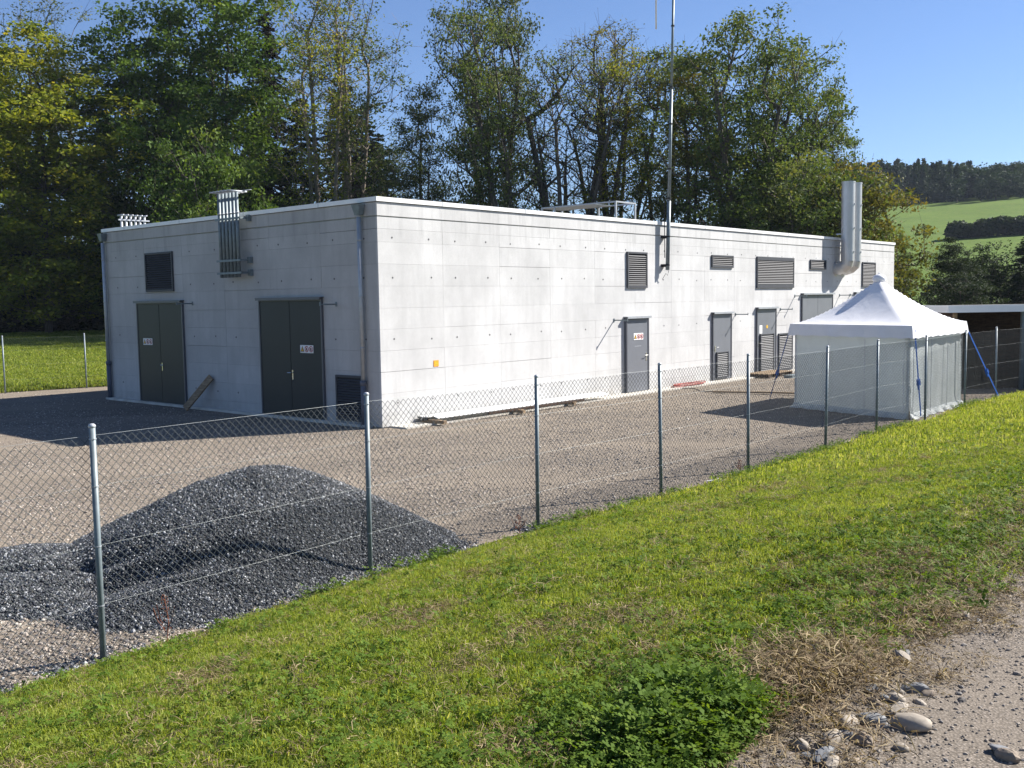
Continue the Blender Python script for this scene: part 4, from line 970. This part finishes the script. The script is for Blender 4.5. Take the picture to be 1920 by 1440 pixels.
# undergrowth and shaded wood edge
def bush_mesh(seed, n=900, size=.34):
    r_ = np.random.default_rng(seed); c = r_.normal(0, 1, (26, 3)); c /= np.linalg.norm(c, axis=1)[:, None]; c = c*r_.uniform(.5, 1, (26, 1))*np.array([1.5, 1.5, 1.6])+np.array([0, 0, 1.7])
    k = r_.integers(0, 26, n); V, F = leaf_quads(c[k], r_, size, .5, .7, .1, .55); 
    return np_mesh('bush', V, F, M['hedge_leaf'], np.repeat(np.clip(r_.normal(.5, .25, n), 0, 1), 4))
bushes = [loose('bush', bush_mesh(50+i)) for i in range(4)]
pts = []; sc_l = []
for k in range(150):
    pxk = rp.uniform(-260, 1640); Rr = rp.uniform(64, 80); x = (pxk-960)/FPX*Rr; pts.append((x, Rr, G(x, Rr)-.3)); sc_l.append(rp.uniform(.9, 1.7) if pxk > 700 else rp.uniform(1.1, 2.3))
for k in range(46):
    pxk = rp.uniform(-260, 720); Rr = rp.uniform(64, 67); x = (pxk-960)/FPX*Rr; pts.append((x, Rr, G(x, Rr)-.4)); sc_l.append(rp.uniform(.6, 1.2))
for k in range(26):
    pxk = rp.uniform(1770, 2050); Rr = rp.uniform(60, 66); x = (pxk-960)/FPX*Rr; pts.append((x, Rr, G(x, Rr)-.4)); sc_l.append(rp.uniform(.5, .8))
tag(scatter('undergrowth', pts, bushes, scl=sc_l, seed=8), 'dark shrubs and brambles filling in between the tree trunks', 'undergrowth')

# ------------------------------------------------------------------ the far hill
def far_tree(seed, conifer=False, n=520):
    r_ = np.random.default_rng(seed)
    if conifer:
        z = r_.random(n)**1.1; rad = .20*(1-z)+.02; a = r_.random(n)*6.28; C = np.stack([rad*np.cos(a)*r_.uniform(.6, 1, n), rad*np.sin(a)*r_.uniform(.6, 1, n), z], -1); V, F = leaf_quads(C, r_, .085, .012, .7, .4, .5)
    else:
        c = r_.normal(0, 1, (22, 3)); c /= np.linalg.norm(c, axis=1)[:, None]; c = c*np.array([.24, .24, .32])+np.array([0, 0, .58]); c[0] = (0, 0, .3); k = r_.integers(0, 22, n)
        V, F = leaf_quads(c[k], r_, .085, .085, .7, .1, .6)
    return np_mesh('far_tree', V, F, M['far_leaf'], np.repeat(np.clip(r_.normal(.5, .25, n)+.25*(V.reshape(-1, 4, 3)[:, 0, 2]-.5), 0, 1), 4))
fts = [loose('broad_far_tree', far_tree(70+i)) for i in range(3)]+[loose('conifer_far_tree', far_tree(80+i, True)) for i in range(2)]
pts = []; sl = []; ix = []
for k in range(900):
    az = rp.uniform(.22, .62); r_ = rp.uniform(285, 400); edge = 285+6*math.sin(az*40)
    y = r_/math.hypot(1, az); x = az*y; con = rp.random() < smooth((.50-az)/.1)*.75
    hgt = rp.uniform(8, 10.5)*(1.1-.35*smooth((az-.38)/.16)) if r_ < 330 else rp.uniform(7, 10)*(1-.4*smooth((az-.38)/.12))
    if az > .47 and r_ > 330: continue
    pts.append((x, y, G(x, y)-.5)); sl.append(hgt); ix.append(rp.integers(3, 5) if con else rp.integers(0, 3))
tag(scatter('distant_woodland', pts, fts, scl=sl, idx=ix, seed=9), 'distant mixed wood on top of the hill', 'woodland')
# some round trees one can tell apart at the wood edge
def fartree(px, r_, top, mesh, label, sx=1.0, cat='tree', name='distant_tree', group='round trees on the hill'):
    dx = (px-960)/FPX; y = r_/math.hypot(1, dx); x = dx*y; z = G(x, y); hor = 577.5-.0158*px; zt = EYE+(hor-top)/FPX*y; o = thing(name, label, cat, (x, y, z-.3), px*.1, group)
    s = (zt-z); o.scale = (s*sx, s*sx, s); link(bpy.data.objects.new('crown', mesh), o)
    b = MB(); b.tube([(0, 0, 0), (0, 0, .5)], [.022, .012], 5); b.build('trunk', M['bark'], o)
fartree(1862, 282, 327, fts[0].data, 'large round tree at the right end of the hilltop wood', 1.15)
fartree(1835, 280, 334, fts[1].data, 'round tree left of the largest one on the hill', 1.0)
fartree(1790, 279, 330, fts[2].data, 'greener tree at the front edge of the hilltop wood', 1.1)
fartree(1908, 284, 340, fts[1].data, 'tree at the far right edge on the hill', 1.1)
fartree(1886, 286, 342, fts[2].data, 'pale thin tree between two round ones on the hill', .8)
fartree(1733, 205, 421, fts[0].data, 'single dark round bush on the meadow slope', 1.9, 'bush', 'meadow_bush', None)
# long hedge
hb = MB(); n = 9000; t = rng.random(n); hx = 77.5+25*t; hy = 176-2*t; q = rng.normal(0, 1, (n, 3)); q /= np.linalg.norm(q, axis=1)[:, None]
base_h = 2.2+1.0*vnoise(t*9, t*0+2)+.6*vnoise(t*31, t*0); zz_ = gz(hx, hy)
C = np.stack([hx+q[:, 0]*1.2, hy+q[:, 1]*1.6, zz_+base_h*.5*(1+q[:, 2]*rng.random(n)**.3)], -1)
LV, LF = leaf_quads(C, rng, .75, .15, .8, 0, .6)
ho = link(bpy.data.objects.new('hedge', np_mesh('hedge', LV, LF, M['hedge_leaf'], np.repeat(np.clip(rng.normal(.5, .25, n), 0, 1), 4)))); tag(ho, 'long dark hedge across the sunlit meadow slope', 'hedge')

# ------------------------------------------------------------------ grass on the bank
def tuft(seed, n, hmin, hmax, rad, wid, mat, lay=.35, cseg=2):
    r_ = np.random.default_rng(seed); V = []; F = []; T = []; k = 0
    for i in range(n):
        a = r_.random()*6.28; q = rad*math.sqrt(r_.random()); bx, by = q*math.cos(a), q*math.sin(a); h = r_.uniform(hmin, hmax); d = r_.normal(0, lay, 2); w_ = wid*r_.uniform(.6, 1.3)
        f = r_.random()*6.28; wx, wy = math.cos(f)*w_/2, math.sin(f)*w_/2; tn = np.clip(r_.normal(.5, .25), 0, 1)
        m0 = (bx+d[0]*h*.35, by+d[1]*h*.35, h*.6); m1 = (bx+d[0]*h, by+d[1]*h, h*max(.25, 1-.35*np.hypot(*d)))
        V += [(bx-wx, by-wy, -.01), (bx+wx, by+wy, -.01), (m0[0]+wx*.8, m0[1]+wy*.8, m0[2]), (m0[0]-wx*.8, m0[1]-wy*.8, m0[2]), (m1[0], m1[1], m1[2])]
        F += [(k, k+1, k+2), (k, k+2, k+3), (k+3, k+2, k+4)]; T += [tn]*5; k += 5
    return np_mesh('grass_tuft', V, F, M[mat], T)
def clover(seed, n, hmin, hmax, rad, s, mat='clover'):
    r_ = np.random.default_rng(seed); V = []; F = []; T = []; k = 0
    for i in range(n):
        a = r_.random()*6.28; q = rad*math.sqrt(r_.random()); c = np.array([q*math.cos(a), q*math.sin(a), r_.uniform(hmin, hmax)]); tn = np.clip(r_.normal(.5, .25), 0, 1)
        til = r_.normal(0, .4, 2); ph = r_.random()*6.28; ss = s*r_.uniform(.7, 1.3)
        for j in range(3):
            b_ = ph+j*2.094; d = np.array([math.cos(b_), math.sin(b_), 0]); e = np.array([-d[1], d[0], 0]); d[2] = til@d[:2]; e[2] = til@e[:2]
            V += [c, c+d*ss*.6+e*ss*.42, c+d*ss, c+d*ss*.6-e*ss*.42]; F += [(k, k+1, k+2), (k, k+2, k+3)]; T += [tn]*4; k += 4
        V += [c*np.array([1, 1, 0]), c*np.array([1, 1, 0])+np.array([.002, 0, 0]), c]; F += [(k, k+1, k+2)]; T += [tn*.5]*3; k += 3
    return np_mesh('clover_tuft', V, F, M[mat], T)
def strawm(seed, n, rad, L0, L1, zmax):
    r_ = np.random.default_rng(seed); V = []; F = []; T = []; k = 0
    for i in range(n):
        a = r_.random()*6.28; q = rad*math.sqrt(r_.random()); p = np.array([q*math.cos(a), q*math.sin(a), r_.uniform(.005, zmax)]); f = r_.random()*6.28; L_ = r_.uniform(L0, L1)
        d = np.array([math.cos(f), math.sin(f), r_.normal(0, .25)])*L_; e = np.array([-math.sin(f), math.cos(f), r_.normal(0, .4)])*.0015; tn = r_.random(); md = p+d*.5+np.array([0, 0, L_*.12])+e*4*r_.normal()
        V += [p-e, p+e, md+e, md-e, p+d]; F += [(k, k+1, k+2), (k, k+2, k+3), (k+3, k+2, k+4)]; T += [tn]*5; k += 5
    return np_mesh('straw_wisp', V, F, M['straw'], T)
gt = [loose('grass_tuft', tuft(100+i, 30, .012, .045, .075, .0045, 'grass', .6)) for i in range(5)]+[loose('grass_tuft_wide', tuft(110+i, 30, .02, .07, .15, .011, 'grass', .5)) for i in range(3)]
ct = [loose('clover_tuft', clover(120+i, 12, .012, .05, .075, .015)) for i in range(4)]
cbig = [loose('clover_big', clover(130+i, 24, .01, .12, .12, .019)) for i in range(4)]
sw = [loose('straw_wisp', strawm(140+i, 22, .09, .025, .085, .025)) for i in range(4)]
def bank_pts(n, rmin, rmax, pw=1.0, dmax=5.42, dmin=.06):
    rr_ = rmin+(rmax-rmin)*rng.random(n)**pw; az = rng.uniform(-.62, .62, n); x = az*rr_; y = rr_; d = fence_d(x, y)
    edge = dmax+.45*smooth((y-3.7)/1.5)+.22*(fbm(x*1.7, y*1.7)-.5)*2
    ok = (d > dmin+.10*fbm(x*3, y*3)) & (d < edge); return x[ok], y[ok], d[ok]
def rough(x, y): return fbm(x*1.6+3, y*1.6, 4)
def strawzone(x, y): return np.exp(-(((x-1.36)/.30)**2+((y-4.12)/.36)**2))+.7*np.exp(-(((x-1.08)/.26)**2+((y-3.62)/.36)**2))+.35*np.exp(-(((x-2.1)/.32)**2+((y-4.85)/.22)**2))
# fine grass near
x, y, d = bank_pts(90000, 2.9, 15, .8); keep = (rng.random(len(x)) > strawzone(x, y)*1.3) & (rng.random(len(x)) < np.clip((rough(x, y)-.2)*3.0+.25, .35, 1)) & (rng.random(len(x)) < np.clip((5.7-d)*1.2, .3, 1))
x, y = x[keep], y[keep]; P1 = np.stack([x, y, gz(x, y)], -1); I1 = rng.integers(0, 5, len(x)); S1 = rng.uniform(.7, 1.25, len(x))*(1-.25*(rough(x, y) < .42))
x, y, d = bank_pts(42000, 12, 42, .9, dmax=7); P2 = np.stack([x, y, gz(x, y)], -1); I2 = rng.integers(5, 8, len(x)); S2 = rng.uniform(.7, 1.2, len(x))
Pn = np.vstack([P1, P2]); In = np.r_[I1, I2]; Sn = np.r_[S1, S2]
scatter('grass', Pn, gt, idx=In, scl=Sn, seed=11, tilt=.15)
# clover patches
x, y, d = bank_pts(60000, 2.9, 16, .8, dmax=5.5); f = fbm(x*.9+40, y*.9, 3); cl = .10+.22*smooth((f-.50)/.14)+smooth((d-4.3)/.9)*.35
keep = (rng.random(len(x)) < cl*.55) & (rng.random(len(x)) > strawzone(x, y)*.95); x, y = x[keep], y[keep]
bigz = np.exp(-(((x-.62)/.45)**2+((y-3.7)/.55)**2))
scatter('clover', np.stack([x, y, gz(x, y)+.004], -1), ct, scl=rng.uniform(.7, 1.4, len(x)), seed=12, tilt=.2)
n = 2400; a = rng.normal(0, 1, (n, 2)); x = .66+a[:, 0]*.17*(1+.5*rng.random(n)); y = 3.66+a[:, 1]*.30; x2 = rng.uniform(-.8, 3.4, 420); y2 = 3.9+x2*.95+rng.normal(0, .55, 420)
x = np.r_[x, x2]; y = np.r_[y, y2]; ok = (fence_d(x, y) < 5.5+.4*smooth((y-3.7)/1.5)) & (rng.random(len(x)) > strawzone(x, y)*.8); x, y = x[ok], y[ok]
k_ = rng.random(len(x)) < np.clip((fbm(x*5+2, y*5)-.33)*5, .12, 1); x, y = x[k_], y[k_]
hgt = np.exp(-(((x-.66)/.28)**2+((y-3.66)/.40)**2))*(.35+1.3*fbm(x*6, y*6)**1.5)
scatter('clover_thicket', np.stack([x, y, gz(x, y)+.004+.05*hgt*rng.random(len(x))], -1), cbig, scl=.35+.5*hgt+.5*rng.random(len(x)), seed=13, tilt=.2)
# straw
x, y, d = bank_pts(66000, 2.9, 14, .8, dmax=5.95); f = rough(x, y); keep = rng.random(len(x)) < np.clip(.07+.20*smooth((.40-f)/.10)+strawzone(x, y)*1.6+.35*smooth((d-4.95)/.4), 0, 1)*.8*np.where(d > 5.6+.4*smooth((y-3.7)/1.5), .3, 1)
x, y = x[keep], y[keep]; szz = strawzone(x, y)
scatter('straw', np.stack([x, y, gz(x, y)+.006+.07*np.clip(szz, 0, 1)*rng.random(len(x))], -1), sw, scl=rng.uniform(.6, 1.15, len(x))*(1+.5*np.clip(szz, 0, 1)), seed=14, tilt=.25)
# weeds at the fence foot
us_ = rng.random(700); seg_i = rng.integers(2, len(FP)-3, 700); x = FP[seg_i, 0]*(1-us_)+FP[seg_i+1, 0]*us_; y = FP[seg_i, 1]*(1-us_)+FP[seg_i+1, 1]*us_
ok = fbm(x*1.1+7, y*1.1) > .5; x = x[ok]+.12+rng.normal(0, .07, ok.sum()); y = y[ok]-.10+rng.normal(0, .07, ok.sum())
scatter('fence_weeds', np.stack([x, y, gz(x, y)], -1), cbig, scl=rng.uniform(.6, 1.1, len(x)), seed=15, tilt=.2)
# grass on the far lawn lip
q = rng.random(26000)*30-20; o_ = .45+30*rng.random(26000)**1.6; x = FF[0]+FE[0]*q+FNv[0]*o_; y = FF[1]+FE[1]*q+FNv[1]*o_
scatter('lawn_grass', np.stack([x, y, gz(x, y)], -1), [loose('lawn_tuft', tuft(160+i, 30, .04, .13, .26, .03, 'grass', .5)) for i in range(3)], scl=rng.uniform(.6, 1.3, len(x)), seed=16)

# dock stalks by the fence
def dock(x, y, h, label):
    b = MB(); r_ = np.random.default_rng(int(h*1000)); z = G(x, y); b.tube([(0, 0, 0), (.02, .01, h*.5), (-.01, .02, h)], .004, 5)
    for i in range(40):
        zz = h*r_.uniform(.35, 1); a = r_.random()*6.28; q = .02+.03*(1-zz/h); b.sphere((q*math.cos(a), q*math.sin(a), zz), .0055, 0, 4, 3)
    for i in range(4):
        a = r_.random()*6.28; b.tube([(0, 0, h*.3), (.06*math.cos(a), .06*math.sin(a), h*.55), (.09*math.cos(a), .09*math.sin(a), h*.8)], .003, 4)
    o = b.build('dock_plant', M['dead_red']); o.location = (x, y, z); tag(o, label, 'weed')
dock(-2.72, 7.55, .42, 'rusty red dock stalk just right of the nearest fence post')
dock(.05, 11.2, .25, 'small reddish dock plant beside the third fence post')
dock(3.45, 15.0, .22, 'small reddish weed at the foot of the fifth fence post')

# stones along the road edge
rs = np.random.default_rng(77)
smesh = []
for i in range(6):
    smesh.append(stone_mesh('stone', 200+i, M['peb'], .66, 12, 8, .10, i % 2 == 0))
M['rock_pale'] = plain('pale_stone', (.27, .235, .19), .75, .3, 0, .2, 30); M['rock_grey'] = plain('grey_stone', (.15, .155, .16), .65, .3, 0, .25, 30); M['rock_brown'] = plain('brown_stone', (.21, .17, .13), .8, .3, 0, .25, 30)
special = {0: ('flat pale oval stone alone on the gravel at the road edge', 'rock_pale'), 1: ('smooth blue-grey rounded stone at the bottom edge of the photo', 'rock_grey'), 2: ('large beige angular stone in the dry grass', 'rock_pale'), 3: ('pale upright stone at the edge of the dry grass', 'rock_pale')}
spots = [(1708, 1368, .15), (1546, 1428, .13), (1592, 1366, .13), (1686, 1340, .12), (1515, 1425, .08), (1527, 1426, .09), (1560, 1398, .12), (1585, 1388, .11), (1610, 1392, .09), (1560, 1438, .10), (1633, 1358, .12), (1618, 1395, .10),
         (1678, 1318, .09), (1715, 1300, .11), (1740, 1306, .07), (1685, 1302, .07), (1665, 1318, .09), (1795, 1160, .10), (1810, 1158, .09), (1834, 1168, .08), (1787, 1160, .07), (1690, 1240, .12), (1700, 1230, .07), (1605, 1432, .06), (1690, 1408, .07),
         (1655, 1368, .07), (1640, 1325, .08), (1725, 1322, .06), (1875, 1412, .10), (1890, 1424, .11), (1500, 1405, .09), (1635, 1300, .09), (1700, 1290, .06), (1645, 1410, .05)]
ORD = ['first', 'second', 'third', 'fourth', 'fifth', 'sixth', 'seventh', 'eighth', 'ninth', 'tenth', 'eleventh', 'twelfth', 'thirteenth', 'fourteenth', 'fifteenth', 'sixteenth']
def cluster(py): return 'in the far cluster by the clover' if py < 1200 else ('in the row beside the dry grass' if py < 1330 else ('near the flat pale stone' if py < 1386 else 'along the bottom picture edge'))
for i, (px, py, s) in enumerate(spots):
    dx = (px-960)/FPX; a = 0
    dv = rr*dx + uu*((720-py)/FPX) + fw; t = (1.07-EYE)/dv.z; x, y = dv.x*t, dv.y*t; z = G(x, y)
    o = link(bpy.data.objects.new('stone', smesh[i % 6])); o.location = (x, y, z+s*.19); o.scale = (s*rs.uniform(.8, 1.1), s*rs.uniform(.6, .85), s*rs.uniform(.6, .9)); o.rotation_euler = (rs.normal(0, .15), rs.normal(0, .15), rs.random()*6.28)
    mt = ['rock_pale', 'rock_grey', 'rock_brown'][i % 3]; mates = sorted((q[0], q[1]) for k_, q in enumerate(spots) if cluster(q[1]) == cluster(py) and k_ not in special)
    lb = '%s stone, %s from the left %s' % ({'rock_pale': 'pale beige', 'rock_grey': 'blue-grey', 'rock_brown': 'brown'}[mt], ORD[mates.index((px, py))] if (px, py) in mates else '', cluster(py))
    lb, mt = special.get(i, (lb, mt))
    o.material_slots[0].link = 'OBJECT'; o.material_slots[0].material = M[mt]
    tag(o, lb, 'stone', 'stones along the road edge')

# ------------------------------------------------------------------ air
b = MB(); b.box(-520, 520, -60, 900, -1.6, 75)
hm = bpy.data.materials.new('air'); hm.use_nodes = True; hn = hm.node_tree; hn.nodes.clear()
ho_ = hn.nodes.new('ShaderNodeOutputMaterial'); pv = hn.nodes.new('ShaderNodeVolumePrincipled')
pv.inputs['Color'].default_value = (.72, .82, 1, 1); pv.inputs['Density'].default_value = .00016; pv.inputs['Anisotropy'].default_value = 0
hn.links.new(pv.outputs[0], ho_.inputs['Volume'])
tag(b.build('haze', hm), kind='stuff')
